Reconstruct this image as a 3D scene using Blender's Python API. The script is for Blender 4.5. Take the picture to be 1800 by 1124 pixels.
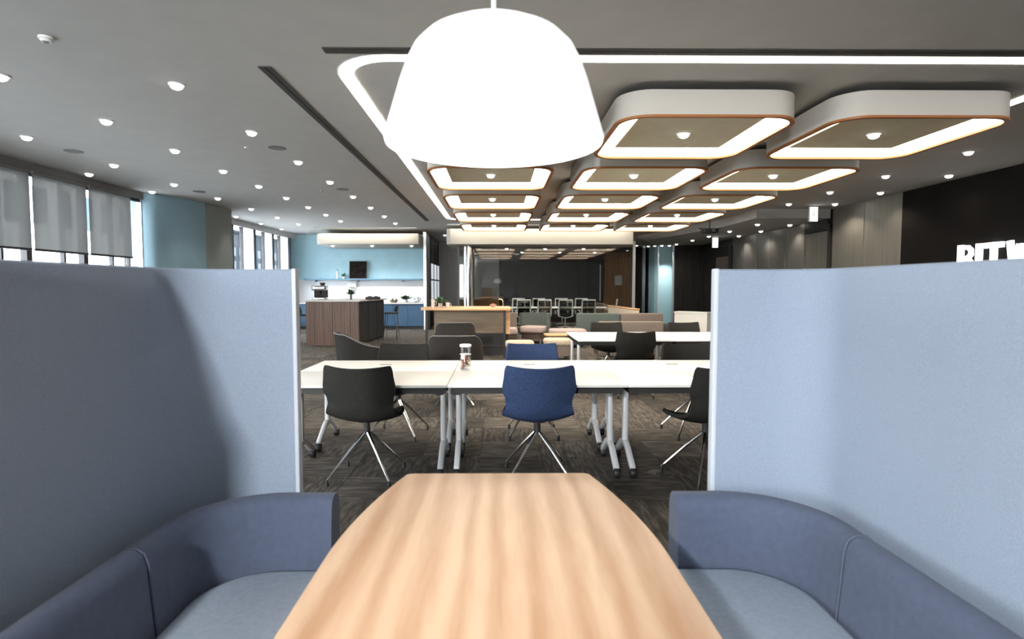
import bpy, bmesh, math, random
from mathutils import Vector, Matrix
PI = math.pi
R = math.radians
random.seed(7)
S = bpy.context.scene
COL = S.collection
for o in list(bpy.data.objects):
    bpy.data.objects.remove(o, do_unlink=True)

# ------------------------------------------------------------------ camera
cam = bpy.data.cameras.new('camera')
cam.sensor_width = 36.0
cam.lens = 20.0
cam.shift_x = 14.5 / 1800
cam.clip_start = 0.05
cam.clip_end = 500
cam.dof.use_dof = True
cam.dof.focus_distance = 7.0
cam.dof.aperture_fstop = 3.4
camo = bpy.data.objects.new('camera', cam)
camo.location = (0, 0, 1.45)
camo.rotation_euler = (PI / 2 - math.atan(0.056), 0, -R(0.6))
COL.objects.link(camo)
S.camera = camo

# ------------------------------------------------------------------ world, exposure
W = bpy.data.worlds.new('overcast_sky')
S.world = W
W.use_nodes = True
wn = W.node_tree.nodes
wl = W.node_tree.links
bg = wn['Background']
tc = wn.new('ShaderNodeTexCoord')
sp = wn.new('ShaderNodeSeparateXYZ')
rp = wn.new('ShaderNodeValToRGB')
rp.color_ramp.elements[0].position = 0.0
rp.color_ramp.elements[0].color = (0.97, 0.985, 1.0, 1)
rp.color_ramp.elements[1].position = 0.9
rp.color_ramp.elements[1].color = (0.80, 0.90, 1.0, 1)
wl.new(tc.outputs['Generated'], sp.inputs[0])
wl.new(sp.outputs['Z'], rp.inputs[0])
wl.new(rp.outputs[0], bg.inputs['Color'])
bg.inputs['Strength'].default_value = 8.0

S.view_settings.view_transform = 'Standard'
S.view_settings.look = 'None'
S.view_settings.gamma = 1.0
S.view_settings.use_curve_mapping = False
S.view_settings.exposure = 0.9
try:
    S.cycles.use_denoising = True
    S.cycles.denoiser = 'OPENIMAGEDENOISE'
    S.cycles.max_bounces = 8
    S.cycles.diffuse_bounces = 4
    S.cycles.glossy_bounces = 3
    S.cycles.transparent_max_bounces = 12
    S.cycles.sample_clamp_indirect = 6
    S.cycles.caustics_reflective = False
    S.cycles.caustics_refractive = False
except Exception:
    pass

H = 3.35          # ceiling
XL = -7.1         # window wall
XR = 8.05         # metal wall
YB = -6.0         # wall behind the camera


# ------------------------------------------------------------------ materials
def nodes(m):
    m.use_nodes = True
    nt = m.node_tree
    return nt, nt.nodes, nt.links, nt.nodes['Principled BSDF']


def lin(c):
    return tuple((v / 12.92 if v <= 0.04045 else ((v + 0.055) / 1.055) ** 2.4) for v in (x / 255 for x in c))


def mat(name, c, rough=0.6, metal=0.0, noise=0.0, nscale=8.0, bump=0.0, bscale=60.0, coat=0.0, stretch=(1, 1, 1), rand=0.0, sheen=0.0, spec=0.5):
    m = bpy.data.materials.new(name)
    nt, n, l, b = nodes(m)
    b.inputs['Base Color'].default_value = (*c, 1)
    b.inputs['Roughness'].default_value = rough
    b.inputs['Metallic'].default_value = metal
    b.inputs['Specular IOR Level'].default_value = spec
    b.inputs['Coat Weight'].default_value = coat
    b.inputs['Sheen Weight'].default_value = sheen
    if noise or bump or rand:
        t = n.new('ShaderNodeTexCoord')
        mp = n.new('ShaderNodeMapping')
        mp.inputs['Scale'].default_value = stretch
        l.new(t.outputs['Object'], mp.inputs[0])
    col = None
    if noise:
        nz = n.new('ShaderNodeTexNoise')
        nz.inputs['Scale'].default_value = nscale
        nz.inputs['Detail'].default_value = 4
        l.new(mp.outputs[0], nz.inputs['Vector'])
        r = n.new('ShaderNodeValToRGB')
        r.color_ramp.elements[0].position = 0.3
        r.color_ramp.elements[1].position = 0.7
        r.color_ramp.elements[0].color = (*[v * (1 - noise) for v in c], 1)
        r.color_ramp.elements[1].color = (*[min(1, v * (1 + noise)) for v in c], 1)
        l.new(nz.outputs['Fac'], r.inputs[0])
        col = r.outputs[0]
    if rand:
        oi = n.new('ShaderNodeObjectInfo')
        mr = n.new('ShaderNodeMapRange')
        mr.inputs['To Min'].default_value = 1 - rand
        mr.inputs['To Max'].default_value = 1 + rand
        l.new(oi.outputs['Random'], mr.inputs['Value'])
        hs = n.new('ShaderNodeHueSaturation')
        l.new(mr.outputs[0], hs.inputs['Value'])
        if col is not None:
            l.new(col, hs.inputs['Color'])
        else:
            hs.inputs['Color'].default_value = (*c, 1)
        col = hs.outputs[0]
    if col is not None:
        l.new(col, b.inputs['Base Color'])
    if bump:
        n2 = n.new('ShaderNodeTexNoise')
        n2.inputs['Scale'].default_value = bscale
        n2.inputs['Detail'].default_value = 2
        l.new(mp.outputs[0], n2.inputs['Vector'])
        bp = n.new('ShaderNodeBump')
        bp.inputs['Strength'].default_value = bump
        bp.inputs['Distance'].default_value = 0.01
        l.new(n2.outputs['Fac'], bp.inputs['Height'])
        l.new(bp.outputs[0], b.inputs['Normal'])
    return m


def emit(name, c, s):
    m = bpy.data.materials.new(name)
    nt, n, l, b = nodes(m)
    b.inputs['Base Color'].default_value = (0.8, 0.8, 0.8, 1)
    b.inputs['Emission Color'].default_value = (*c, 1)
    b.inputs['Emission Strength'].default_value = s
    return m


def glass(name, tint=(0.95, 0.98, 1.0), refl=0.12, rough=0.02):
    m = bpy.data.materials.new(name)
    m.use_nodes = True
    nt = m.node_tree
    n, l = nt.nodes, nt.links
    n.clear()
    out = n.new('ShaderNodeOutputMaterial')
    tr = n.new('ShaderNodeBsdfTransparent')
    tr.inputs[0].default_value = (*tint, 1)
    gl = n.new('ShaderNodeBsdfGlossy')
    gl.inputs['Roughness'].default_value = rough
    mx = n.new('ShaderNodeMixShader')
    lw = n.new('ShaderNodeLayerWeight')
    lw.inputs['Blend'].default_value = 0.5
    pw = n.new('ShaderNodeMath')
    pw.operation = 'POWER'
    pw.inputs[1].default_value = 4.0
    ad = n.new('ShaderNodeMath')
    ad.operation = 'MULTIPLY_ADD'
    ad.use_clamp = True
    ad.inputs[1].default_value = 0.7
    ad.inputs[2].default_value = refl
    l.new(lw.outputs['Facing'], pw.inputs[0])
    l.new(pw.outputs[0], ad.inputs[0])
    l.new(ad.outputs[0], mx.inputs[0])
    l.new(tr.outputs[0], mx.inputs[1])
    l.new(gl.outputs[0], mx.inputs[2])
    l.new(mx.outputs[0], out.inputs[0])
    return m


def wood(name, dark, light, scale=1.0, rough=0.4, axis='Y', rings=6.0):
    """wood with long grain along one object axis"""
    m = bpy.data.materials.new(name)
    nt, n, l, b = nodes(m)
    t = n.new('ShaderNodeTexCoord')
    mp = n.new('ShaderNodeMapping')
    s = {'X': (0.12, 1, 1), 'Y': (1, 0.12, 1), 'Z': (1, 1, 0.12)}[axis]
    mp.inputs['Scale'].default_value = tuple(v * scale for v in s)
    l.new(t.outputs['Object'], mp.inputs[0])
    n1 = n.new('ShaderNodeTexNoise')
    n1.inputs['Scale'].default_value = rings
    n1.inputs['Detail'].default_value = 3
    n1.inputs['Distortion'].default_value = 0.6
    l.new(mp.outputs[0], n1.inputs['Vector'])
    n2 = n.new('ShaderNodeTexNoise')
    n2.inputs['Scale'].default_value = rings * 9
    n2.inputs['Detail'].default_value = 5
    l.new(mp.outputs[0], n2.inputs['Vector'])
    wv = n.new('ShaderNodeTexWave')
    wv.bands_direction = {'X': 'Y', 'Y': 'X', 'Z': 'X'}[axis]
    wv.inputs['Scale'].default_value = rings * 0.55
    wv.inputs['Distortion'].default_value = 7.0
    wv.inputs['Detail'].default_value = 3
    wv.inputs['Detail Scale'].default_value = 1.2
    l.new(mp.outputs[0], wv.inputs['Vector'])
    m1 = n.new('ShaderNodeMix')
    m1.inputs[0].default_value = 0.35
    l.new(n1.outputs['Fac'], m1.inputs[2])
    l.new(wv.outputs['Fac'], m1.inputs[3])
    m2 = n.new('ShaderNodeMix')
    m2.inputs[0].default_value = 0.25
    l.new(m1.outputs[0], m2.inputs[2])
    l.new(n2.outputs['Fac'], m2.inputs[3])
    r = n.new('ShaderNodeValToRGB')
    r.color_ramp.elements[0].position = 0.3
    r.color_ramp.elements[1].position = 0.66
    r.color_ramp.elements[0].color = (*dark, 1)
    r.color_ramp.elements[1].color = (*light, 1)
    l.new(m2.outputs[0], r.inputs[0])
    l.new(r.outputs[0], b.inputs['Base Color'])
    b.inputs['Roughness'].default_value = rough
    return m


def carpet(name, tiles):
    m = bpy.data.materials.new(name)
    nt, n, l, b = nodes(m)
    t = n.new('ShaderNodeTexCoord')
    mp = n.new('ShaderNodeMapping')
    mp.inputs['Scale'].default_value = (1, 0.16, 1)
    l.new(t.outputs['Object'], mp.inputs[0])
    oi = n.new('ShaderNodeObjectInfo')
    ofs = n.new('ShaderNodeVectorMath')
    ofs.operation = 'ADD'
    cx = n.new('ShaderNodeCombineXYZ')
    mu = n.new('ShaderNodeMath')
    mu.operation = 'MULTIPLY'
    mu.inputs[1].default_value = 40 if tiles else 0
    l.new(oi.outputs['Random'], mu.inputs[0])
    l.new(mu.outputs[0], cx.inputs[2])
    l.new(mp.outputs[0], ofs.inputs[0])
    l.new(cx.outputs[0], ofs.inputs[1])
    n1 = n.new('ShaderNodeTexNoise')
    n1.inputs['Scale'].default_value = 34
    n1.inputs['Detail'].default_value = 6
    n1.inputs['Distortion'].default_value = 0.3
    l.new(ofs.outputs[0], n1.inputs['Vector'])
    r = n.new('ShaderNodeValToRGB')
    r.color_ramp.elements[0].position = 0.42
    r.color_ramp.elements[0].color = (0.054, 0.048, 0.042, 1)
    r.color_ramp.elements[1].position = 0.72
    r.color_ramp.elements[1].color = (0.145, 0.128, 0.108, 1)
    l.new(n1.outputs['Fac'], r.inputs[0])
    hs = n.new('ShaderNodeHueSaturation')
    mr = n.new('ShaderNodeMapRange')
    mr.inputs['To Min'].default_value = 0.7
    mr.inputs['To Max'].default_value = 1.35
    l.new(oi.outputs['Random'], mr.inputs['Value'])
    if tiles:
        l.new(mr.outputs[0], hs.inputs['Value'])
    l.new(r.outputs[0], hs.inputs['Color'])
    l.new(hs.outputs[0], b.inputs['Base Color'])
    b.inputs['Roughness'].default_value = 0.95
    b.inputs['Specular IOR Level'].default_value = 0.15
    bp = n.new('ShaderNodeBump')
    bp.inputs['Strength'].default_value = 0.4
    bp.inputs['Distance'].default_value = 0.004
    l.new(n1.outputs['Fac'], bp.inputs['Height'])
    l.new(bp.outputs[0], b.inputs['Normal'])
    return m


def blind_mat():
    m = bpy.data.materials.new('blind_fabric')
    m.use_nodes = True
    nt = m.node_tree
    n, l = nt.nodes, nt.links
    n.clear()
    out = n.new('ShaderNodeOutputMaterial')
    df = n.new('ShaderNodeBsdfDiffuse')
    df.inputs[0].default_value = (0.22, 0.225, 0.225, 1)
    tl = n.new('ShaderNodeBsdfTranslucent')
    tl.inputs[0].default_value = (0.075, 0.076, 0.075, 1)
    tr = n.new('ShaderNodeBsdfTransparent')
    tr.inputs[0].default_value = (1, 1, 1, 1)
    a = n.new('ShaderNodeMixShader')
    a.inputs[0].default_value = 0.35
    b2 = n.new('ShaderNodeMixShader')
    b2.inputs[0].default_value = 0.012
    l.new(df.outputs[0], a.inputs[1])
    l.new(tl.outputs[0], a.inputs[2])
    l.new(a.outputs[0], b2.inputs[1])
    l.new(tr.outputs[0], b2.inputs[2])
    l.new(b2.outputs[0], out.inputs[0])
    return m


def opal_mat():
    m = bpy.data.materials.new('opal_panel')
    m.use_nodes = True
    n, l = m.node_tree.nodes, m.node_tree.links
    n.clear()
    out = n.new('ShaderNodeOutputMaterial')
    df = n.new('ShaderNodeBsdfDiffuse')
    df.inputs[0].default_value = (0.85, 0.86, 0.87, 1)
    tl = n.new('ShaderNodeBsdfTranslucent')
    tl.inputs[0].default_value = (0.85, 0.88, 0.9, 1)
    a = n.new('ShaderNodeMixShader')
    a.inputs[0].default_value = 0.6
    l.new(df.outputs[0], a.inputs[1])
    l.new(tl.outputs[0], a.inputs[2])
    l.new(a.outputs[0], out.inputs[0])
    return m


M = {}
M['ceiling'] = mat('ceiling_paint', (0.50, 0.49, 0.475), 0.9, noise=0.03, nscale=3)
M['wall'] = mat('wall_paint', (0.55, 0.55, 0.55), 0.9, noise=0.03, nscale=3)
M['teal'] = mat('teal_paint', (0.42, 0.64, 0.73), 0.75, noise=0.04, nscale=3)
M['paleteal'] = mat('pale_teal_paint', (0.40, 0.62, 0.66), 0.75)
M['pillargrey'] = mat('pillar_side_grey', (0.22, 0.24, 0.23), 0.8, noise=0.05, nscale=2)  # darker grey for the second face of the pillar
M['pillar'] = mat('pillar_paint', (0.22, 0.34, 0.40), 0.7, noise=0.05, nscale=2)
M['tile_white'] = mat('white_backsplash', (0.75, 0.75, 0.77), 0.4)
M['black'] = mat('matte_black', (0.018, 0.017, 0.016), 0.6)
M['signwall'] = mat('dark_board', (0.011, 0.0095, 0.0085), 0.8, spec=0.1, noise=0.1, nscale=2)
M['brushed'] = mat('brushed_steel', (0.26, 0.24, 0.21), 0.42, 0.75, noise=0.10, nscale=26, stretch=(1, 1, 0.03), rand=0.12)
M['darkmetal'] = mat('dark_metal', (0.06, 0.057, 0.053), 0.4, 0.8, noise=0.2, nscale=20, stretch=(1, 1, 0.04))
M['frame'] = mat('dark_mullion', (0.03, 0.032, 0.036), 0.5)
M['alu'] = mat('light_aluminium', (0.62, 0.63, 0.64), 0.35, 0.8)
M['silver'] = mat('silver_lacquer', (0.66, 0.67, 0.68), 0.35, 0.15)
M['chrome'] = mat('chrome', (0.75, 0.74, 0.72), 0.12, 1.0)
M['white'] = mat('white_laminate', (0.80, 0.785, 0.75), 0.35)
M['whitepl'] = mat('white_plastic', (0.72, 0.72, 0.70), 0.45)
M['rubber'] = mat('black_rubber', (0.012, 0.012, 0.012), 0.5)
M['screen'] = mat('blue_grey_felt', (0.27, 0.325, 0.405), 0.95, noise=0.10, nscale=260, bump=0.35, bscale=500, sheen=0.1, spec=0.15)
M['screentrim'] = mat('pale_grey_trim', (0.50, 0.54, 0.60), 0.6)
M['sofa'] = mat('slate_blue_upholstery', (0.085, 0.105, 0.158), 0.85, noise=0.07, nscale=40, bump=0.25, bscale=400, sheen=0.1, spec=0.25)
M['seatfab'] = mat('light_blue_grey_upholstery', (0.36, 0.42, 0.50), 0.95, noise=0.07, nscale=60, bump=0.3, bscale=450, spec=0.15)
M['chairblack'] = mat('charcoal_fabric', (0.026, 0.025, 0.023), 0.95, noise=0.15, nscale=70, bump=0.3, bscale=400, spec=0.1)
M['chairblue'] = mat('navy_woven_fabric', (0.036, 0.058, 0.125), 0.95, noise=0.20, nscale=110, bump=0.4, bscale=300, stretch=(1, 1, 0.6), spec=0.1)
M['brownfab'] = mat('dark_brown_upholstery', (0.030, 0.025, 0.022), 0.8, noise=0.1, nscale=40, spec=0.3)
M['navyfab'] = mat('dark_navy_upholstery', (0.030, 0.036, 0.055), 0.9, noise=0.1, nscale=40)
M['piping'] = mat('grey_piping', (0.16, 0.15, 0.14), 0.8)
M['tealfab'] = mat('grey_green_upholstery', (0.085, 0.105, 0.098), 0.9, noise=0.1, nscale=30)
M['taupe'] = mat('taupe_upholstery', (0.17, 0.135, 0.115), 0.9, noise=0.1, nscale=30)
M['pinkseat'] = mat('pinkish_beige_upholstery', (0.42, 0.33, 0.30), 0.9, noise=0.06, nscale=30)
M['beige'] = mat('beige_upholstery', (0.50, 0.41, 0.31), 0.9, noise=0.06, nscale=30)
M['brownbase'] = mat('brown_plinth', (0.075, 0.048, 0.036), 0.6)
M['booth_wood'] = wood('booth_table_wood', lin((205, 158, 118)), lin((238, 201, 164)), 1.0, 0.42, 'Y', 6.0)
M['island_wood'] = wood('island_walnut', lin((70, 52, 42)), lin((108, 80, 62)), 1.0, 0.45, 'Z', 9.0)
M['bar_wood'] = wood('bar_top_oak', lin((180, 136, 92)), lin((226, 186, 138)), 1.0, 0.4, 'X', 8.0)
M['bar_panel'] = wood('bar_panel_oak', lin((104, 88, 68)), lin((136, 116, 92)), 1.0, 0.5, 'X', 8.0)
M['room_wood'] = wood('meeting_room_veneer', lin((120, 84, 52)), lin((165, 122, 78)), 1.0, 0.5, 'Z', 6.0)
M['rim'] = mat('orange_brown_rim', lin((150, 92, 44)), 0.5)
M['skirt'] = mat('panel_skirt_paint', (0.46, 0.44, 0.40), 0.85)
M['inner'] = mat('olive_grey_panel', (0.50, 0.47, 0.36), 0.85, noise=0.05, nscale=10)
M['led'] = emit('led_diffuser', (1.0, 0.90, 0.76), 8.0)
M['ledline'] = emit('led_line', (1.0, 0.94, 0.86), 4.0)
M['lens'] = emit('downlight_lens', (1.0, 0.96, 0.92), 2.5)
M['shade'] = emit('glowing_shade', (1.0, 0.97, 0.94), 0.5)
M['shadeglow'] = emit('pendant_diffuser', (1.0, 0.96, 0.91), 3.5)
M['signlit'] = emit('lit_letter', (1.0, 0.98, 1.0), 1.2)
M['exitlit'] = emit('exit_sign_face', (0.95, 1.0, 0.97), 1.6)
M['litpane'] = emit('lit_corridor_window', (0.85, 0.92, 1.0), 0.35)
M['slot'] = mat('dark_slot', (0.045, 0.042, 0.038), 0.7)
M['grille'] = mat('grey_grille', (0.16, 0.155, 0.15), 0.6)
M['tiles'] = carpet('carpet_tile', True)
M['carpet'] = carpet('carpet_field', False)
M['pane'] = glass('window_glass', (0.99, 1.0, 1.0), 0.02)
M['roomglass'] = glass('partition_glass', (0.86, 0.87, 0.86), 0.09)
M['clearglass'] = glass('clear_jar_glass', (0.95, 0.96, 0.96), 0.12)
M['blind'] = blind_mat()
M['opal'] = opal_mat()
M['cabinet'] = mat('blue_cabinet', (0.04, 0.095, 0.17), 0.5)
M['shelf'] = mat('slate_shelf', (0.13, 0.24, 0.33), 0.5)
M['counter'] = mat('pale_counter', (0.62, 0.61, 0.59), 0.35)
M['leaf'] = mat('green_leaf', (0.035, 0.085, 0.03), 0.6, noise=0.3, nscale=20)
M['leafteal'] = mat('teal_green_leaf', (0.03, 0.16, 0.12), 0.6, noise=0.3, nscale=20)
M['pot'] = mat('pale_pot', (0.55, 0.53, 0.50), 0.6)
M['darkpic'] = mat('dark_painting', (0.016, 0.012, 0.010), 0.9, noise=0.8, nscale=6, spec=0.05)
M['candy'] = mat('red_candy', (0.42, 0.07, 0.03), 0.5, rand=0.5)
M['candy2'] = mat('cream_candy', (0.75, 0.60, 0.42), 0.5, rand=0.3)
M['facade'] = mat('pale_render', (0.74, 0.73, 0.71), 0.9)
M['facadewin'] = mat('blue_grey_glazing', (0.05, 0.075, 0.105), 0.6, spec=0.1)
M['darkfacade'] = mat('slate_facade', (0.010, 0.014, 0.019), 0.8, noise=0.3, nscale=0.4, spec=0.1)
M['darkfacadewin'] = mat('pale_glazing', (0.05, 0.065, 0.08), 0.6, spec=0.1)
M['ground'] = mat('pale_paving', (0.55, 0.55, 0.54), 0.9)
M['curtain'] = mat('near_black_cabinet', (0.013, 0.012, 0.012), 0.55, noise=0.2, nscale=6, stretch=(1, 1, 0.05))
M['mesh'] = glass('mesh_fabric', (0.55, 0.56, 0.52), 0.0, 0.8)


# ------------------------------------------------------------------ geometry helpers
class B:
    def __init__(s):
        s.v = []
        s.f = []

    def add(s, vs, fs):
        k = len(s.v)
        s.v += [tuple(v) for v in vs]
        s.f += [tuple(i + k for i in f) for f in fs]
        return s

    def box(s, x0, x1, y0, y1, z0, z1, rz=0, c=None):
        vs = [(x, y, z) for z in (z0, z1) for y in (y0, y1) for x in (x0, x1)]
        if rz:
            cx, cy = c if c else ((x0 + x1) / 2, (y0 + y1) / 2)
            ca, sa = math.cos(rz), math.sin(rz)
            vs = [(cx + (x - cx) * ca - (y - cy) * sa, cy + (x - cx) * sa + (y - cy) * ca, z) for x, y, z in vs]
        return s.add(vs, [(0, 2, 3, 1), (4, 5, 7, 6), (0, 1, 5, 4), (2, 6, 7, 3), (0, 4, 6, 2), (1, 3, 7, 5)])

    def prism(s, poly, z0, z1):
        n = len(poly)
        vs = [(x, y, z0) for x, y in poly] + [(x, y, z1) for x, y in poly]
        fs = [tuple(reversed(range(n))), tuple(range(n, 2 * n))] + [(i, (i + 1) % n, n + (i + 1) % n, n + i) for i in range(n)]
        return s.add(vs, fs)

    def prism_y(s, poly, y0, y1):
        n = len(poly)
        vs = [(x, y0, z) for x, z in poly] + [(x, y1, z) for x, z in poly]
        fs = [tuple(range(n)), tuple(reversed(range(n, 2 * n)))] + [((i + 1) % n, i, n + i, n + (i + 1) % n) for i in range(n)]
        return s.add(vs, fs)

    def prism_x(s, poly, x0, x1):
        n = len(poly)
        vs = [(x0, y, z) for y, z in poly] + [(x1, y, z) for y, z in poly]
        fs = [tuple(reversed(range(n))), tuple(range(n, 2 * n))] + [(i, (i + 1) % n, n + (i + 1) % n, n + i) for i in range(n)]
        return s.add(vs, fs)

    def ring(s, a, b, z0, z1):
        n = len(a)
        vs = [(x, y, z0) for x, y in a] + [(x, y, z1) for x, y in a] + [(x, y, z0) for x, y in b] + [(x, y, z1) for x, y in b]
        fs = []
        for i in range(n):
            j = (i + 1) % n
            fs += [(i, j, n + j, n + i), (2 * n + j, 2 * n + i, 3 * n + i, 3 * n + j), (j, i, 2 * n + i, 2 * n + j), (n + i, n + j, 3 * n + j, 3 * n + i)]
        return s.add(vs, fs)

    def lathe(s, prof, c=(0, 0, 0), n=20):
        vs, fs = [], []
        for r, z in prof:
            for k in range(n):
                a = 2 * PI * k / n
                vs.append((c[0] + r * math.cos(a), c[1] + r * math.sin(a), c[2] + z))
        for i in range(len(prof) - 1):
            for k in range(n):
                fs.append((i * n + k, i * n + (k + 1) % n, (i + 1) * n + (k + 1) % n, (i + 1) * n + k))
        if prof[0][0] > 1e-4:
            fs.append(tuple(reversed(range(n))))
        if prof[-1][0] > 1e-4:
            m = (len(prof) - 1) * n
            fs.append(tuple(range(m, m + n)))
        return s.add(vs, fs)

    def tube(s, pts, r, n=8, cap=True):
        pts = [Vector(p) for p in pts]
        rs = r if isinstance(r, (list, tuple)) else [r] * len(pts)
        vs, fs = [], []
        up = None
        for i, p in enumerate(pts):
            d = (pts[min(i + 1, len(pts) - 1)] - pts[max(i - 1, 0)]).normalized()
            if up is None:
                up = Vector((0, 0, 1)) if abs(d.z) < 0.9 else Vector((1, 0, 0))
            a = d.cross(up).normalized()
            b = a.cross(d).normalized()
            up = b
            for k in range(n):
                t = 2 * PI * k / n
                vs.append(p + (a * math.cos(t) + b * math.sin(t)) * rs[i])
        for i in range(len(pts) - 1):
            for k in range(n):
                fs.append((i * n + k, i * n + (k + 1) % n, (i + 1) * n + (k + 1) % n, (i + 1) * n + k))
        if cap:
            fs.append(tuple(reversed(range(n))))
            m = (len(pts) - 1) * n
            fs.append(tuple(range(m, m + n)))
        return s.add(vs, fs)

    def bar(s, pts, w, h, side=(1, 0, 0)):
        """rectangular section swept along pts; w across 'side', h the other way"""
        pts = [Vector(p) for p in pts]
        sd = Vector(side).normalized()
        vs, fs = [], []
        for i, p in enumerate(pts):
            d = (pts[min(i + 1, len(pts) - 1)] - pts[max(i - 1, 0)]).normalized()
            u = sd.cross(d).normalized()
            for a, b in ((-1, -1), (1, -1), (1, 1), (-1, 1)):
                vs.append(p + sd * (a * w / 2) + u * (b * h / 2))
        for i in range(len(pts) - 1):
            for k in range(4):
                fs.append((i * 4 + k, i * 4 + (k + 1) % 4, (i + 1) * 4 + (k + 1) % 4, (i + 1) * 4 + k))
        fs.append((3, 2, 1, 0))
        m = (len(pts) - 1) * 4
        fs.append((m, m + 1, m + 2, m + 3))
        return s.add(vs, fs)

    def sweep(s, path, prof):
        """closed profile [(offset to the left of travel, z)] along a plan path"""
        n = len(prof)
        vs, fs = [], []
        for i, (x, y) in enumerate(path):
            x0, y0 = path[max(i - 1, 0)]
            x1, y1 = path[min(i + 1, len(path) - 1)]
            l = math.hypot(x1 - x0, y1 - y0) or 1
            nx, ny = -(y1 - y0) / l, (x1 - x0) / l
            for o, z in prof:
                vs.append((x + nx * o, y + ny * o, z))
        for i in range(len(path) - 1):
            for k in range(n):
                fs.append((i * n + k, i * n + (k + 1) % n, (i + 1) * n + (k + 1) % n, (i + 1) * n + k))
        fs.append(tuple(reversed(range(n))))
        m = (len(path) - 1) * n
        fs.append(tuple(range(m, m + n)))
        return s.add(vs, fs)

    def grid(s, fn, nu, nv, thick=0.0):
        vs = [fn(i / (nu - 1), j / (nv - 1)) for j in range(nv) for i in range(nu)]
        fs = [(j * nu + i, j * nu + i + 1, (j + 1) * nu + i + 1, (j + 1) * nu + i) for j in range(nv - 1) for i in range(nu - 1)]
        if not thick:
            return s.add(vs, fs)
        vv = [Vector(v) for v in vs]
        nrm = [Vector() for _ in vv]
        for f in fs:
            q = (vv[f[1]] - vv[f[0]]).cross(vv[f[3]] - vv[f[0]])
            q += (vv[f[3]] - vv[f[2]]).cross(vv[f[1]] - vv[f[2]]) * -1 if False else Vector()
            for i in f:
                nrm[i] += q
        N = len(vv)
        back = [v - (nn.normalized() if nn.length else Vector((0, 0, 1))) * thick for v, nn in zip(vv, nrm)]
        allf = fs + [tuple(reversed([i + N for i in f])) for f in fs]
        bd = [i for i in range(nu)] + [j * nu + nu - 1 for j in range(1, nv)] + [(nv - 1) * nu + i for i in range(nu - 2, -1, -1)] + [j * nu for j in range(nv - 2, 0, -1)]
        for a in range(len(bd)):
            i, j = bd[a], bd[(a + 1) % len(bd)]
            allf.append((j, i, i + N, j + N))
        return s.add(vv + back, allf)

    def mesh(s, name, m, bev=0.0, seg=2, sharp=35):
        me = bpy.data.meshes.new(name)
        bm = bmesh.new()
        vs = [bm.verts.new(v) for v in s.v]
        for f in s.f:
            try:
                bm.faces.new([vs[i] for i in f])
            except ValueError:
                pass
        bmesh.ops.recalc_face_normals(bm, faces=bm.faces)
        if bev:
            es = [e for e in bm.edges if len(e.link_faces) == 2 and e.calc_face_angle(0) > R(40)]
            bmesh.ops.bevel(bm, geom=es, offset=bev, segments=seg, affect='EDGES', profile=0.5)
        bm.to_mesh(me)
        bm.free()
        me.materials.append(m)
        for p in me.polygons:
            p.use_smooth = True
        me.set_sharp_from_angle(angle=R(sharp))
        return me

    def build(s, name, m, parent=None, bev=0.0, seg=2, sharp=35, loc=None):
        return link(name, s.mesh(name, m, bev, seg, sharp), parent, loc)


def link(name, me, parent=None, loc=None, rz=0):
    o = bpy.data.objects.new(name, me)
    COL.objects.link(o)
    o.parent = parent
    if loc:
        o.location = loc
    if rz:
        o.rotation_euler = (0, 0, rz)
    return o


def tag(o, label, cat, group=None):
    o['label'] = label
    o['category'] = cat
    if group:
        o['group'] = group
    elif 'group' in o:
        del o['group']
    return o


def thing(name, label, cat, loc=(0, 0, 0), rz=0, group=None):
    o = link(name, None, None, loc, rz)
    o.empty_display_size = 0.1
    return tag(o, label, cat, group)


def struct(o):
    o['kind'] = 'structure'
    return o


def sbox(name, m, *a, parent=None, bev=0.0):
    o = B().box(*a).build(name, m, parent, bev)
    return o if parent else struct(o)


def dup(root, loc, rz=0, label=None, group=None):
    def cp(o, par):
        c = o.copy()
        COL.objects.link(c)
        c.parent = par
        for ch in o.children:
            cp(ch, c)
        return c
    r = cp(root, None)
    r.location = loc
    r.rotation_euler = (0, 0, rz)
    if label:
        r['label'] = label
    if group:
        r['group'] = group
    return r


def rrect(w, d, r, n=6, cx=0, cy=0):
    p = []
    for sx, sy, a0 in ((1, 1, 0), (-1, 1, 90), (-1, -1, 180), (1, -1, 270)):
        for k in range(n + 1):
            a = R(a0 + 90 * k / n)
            p.append((cx + sx * (w / 2 - r) + r * math.cos(a), cy + sy * (d / 2 - r) + r * math.sin(a)))
    return p


def spot(parent, loc, power, size=100, blend=0.7, color=(1, 0.95, 0.88), aim=None, radius=0.05):
    l = bpy.data.lights.new('bulb', 'SPOT')
    l.energy = power
    l.spot_size = R(size)
    l.spot_blend = blend
    l.color = color
    l.shadow_soft_size = radius
    o = bpy.data.objects.new('bulb', l)
    COL.objects.link(o)
    o.parent = parent
    o.location = loc
    if aim:
        o.rotation_euler = (Vector(aim)).to_track_quat('-Z', 'Y').to_euler()
    return o


ORD = ['first', 'second', 'third', 'fourth', 'fifth', 'sixth', 'seventh', 'eighth', 'ninth', 'tenth', 'eleventh', 'twelfth']

# ================================================================== STRUCTURE
# floor: a carpet field, with the single carpet tiles of the near aisle laid on it
floor = sbox('floor', M['carpet'], XL - 0.4, XR + 0.3, YB, 32, -0.12, -0.004)
tb = B().box(-0.2485, 0.2485, -0.2485, 0.2485, -0.004, 0.0)
tme = tb.mesh('carpet_tile', M['tiles'])
cnt = 0
for j in range(21):
    for i in range(-12, 13):
        x, y = i * 0.5 + 0.1, 2.55 + j * 0.5
        if -0.36 * y - 0.45 < x < 0.395 * y + 0.45 and cnt < 300:
            link('carpet_tile', tme, floor, (x, y, 0), rz=(PI / 2) * random.choice((0, 1, 2, 3)))
            cnt += 1

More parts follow.
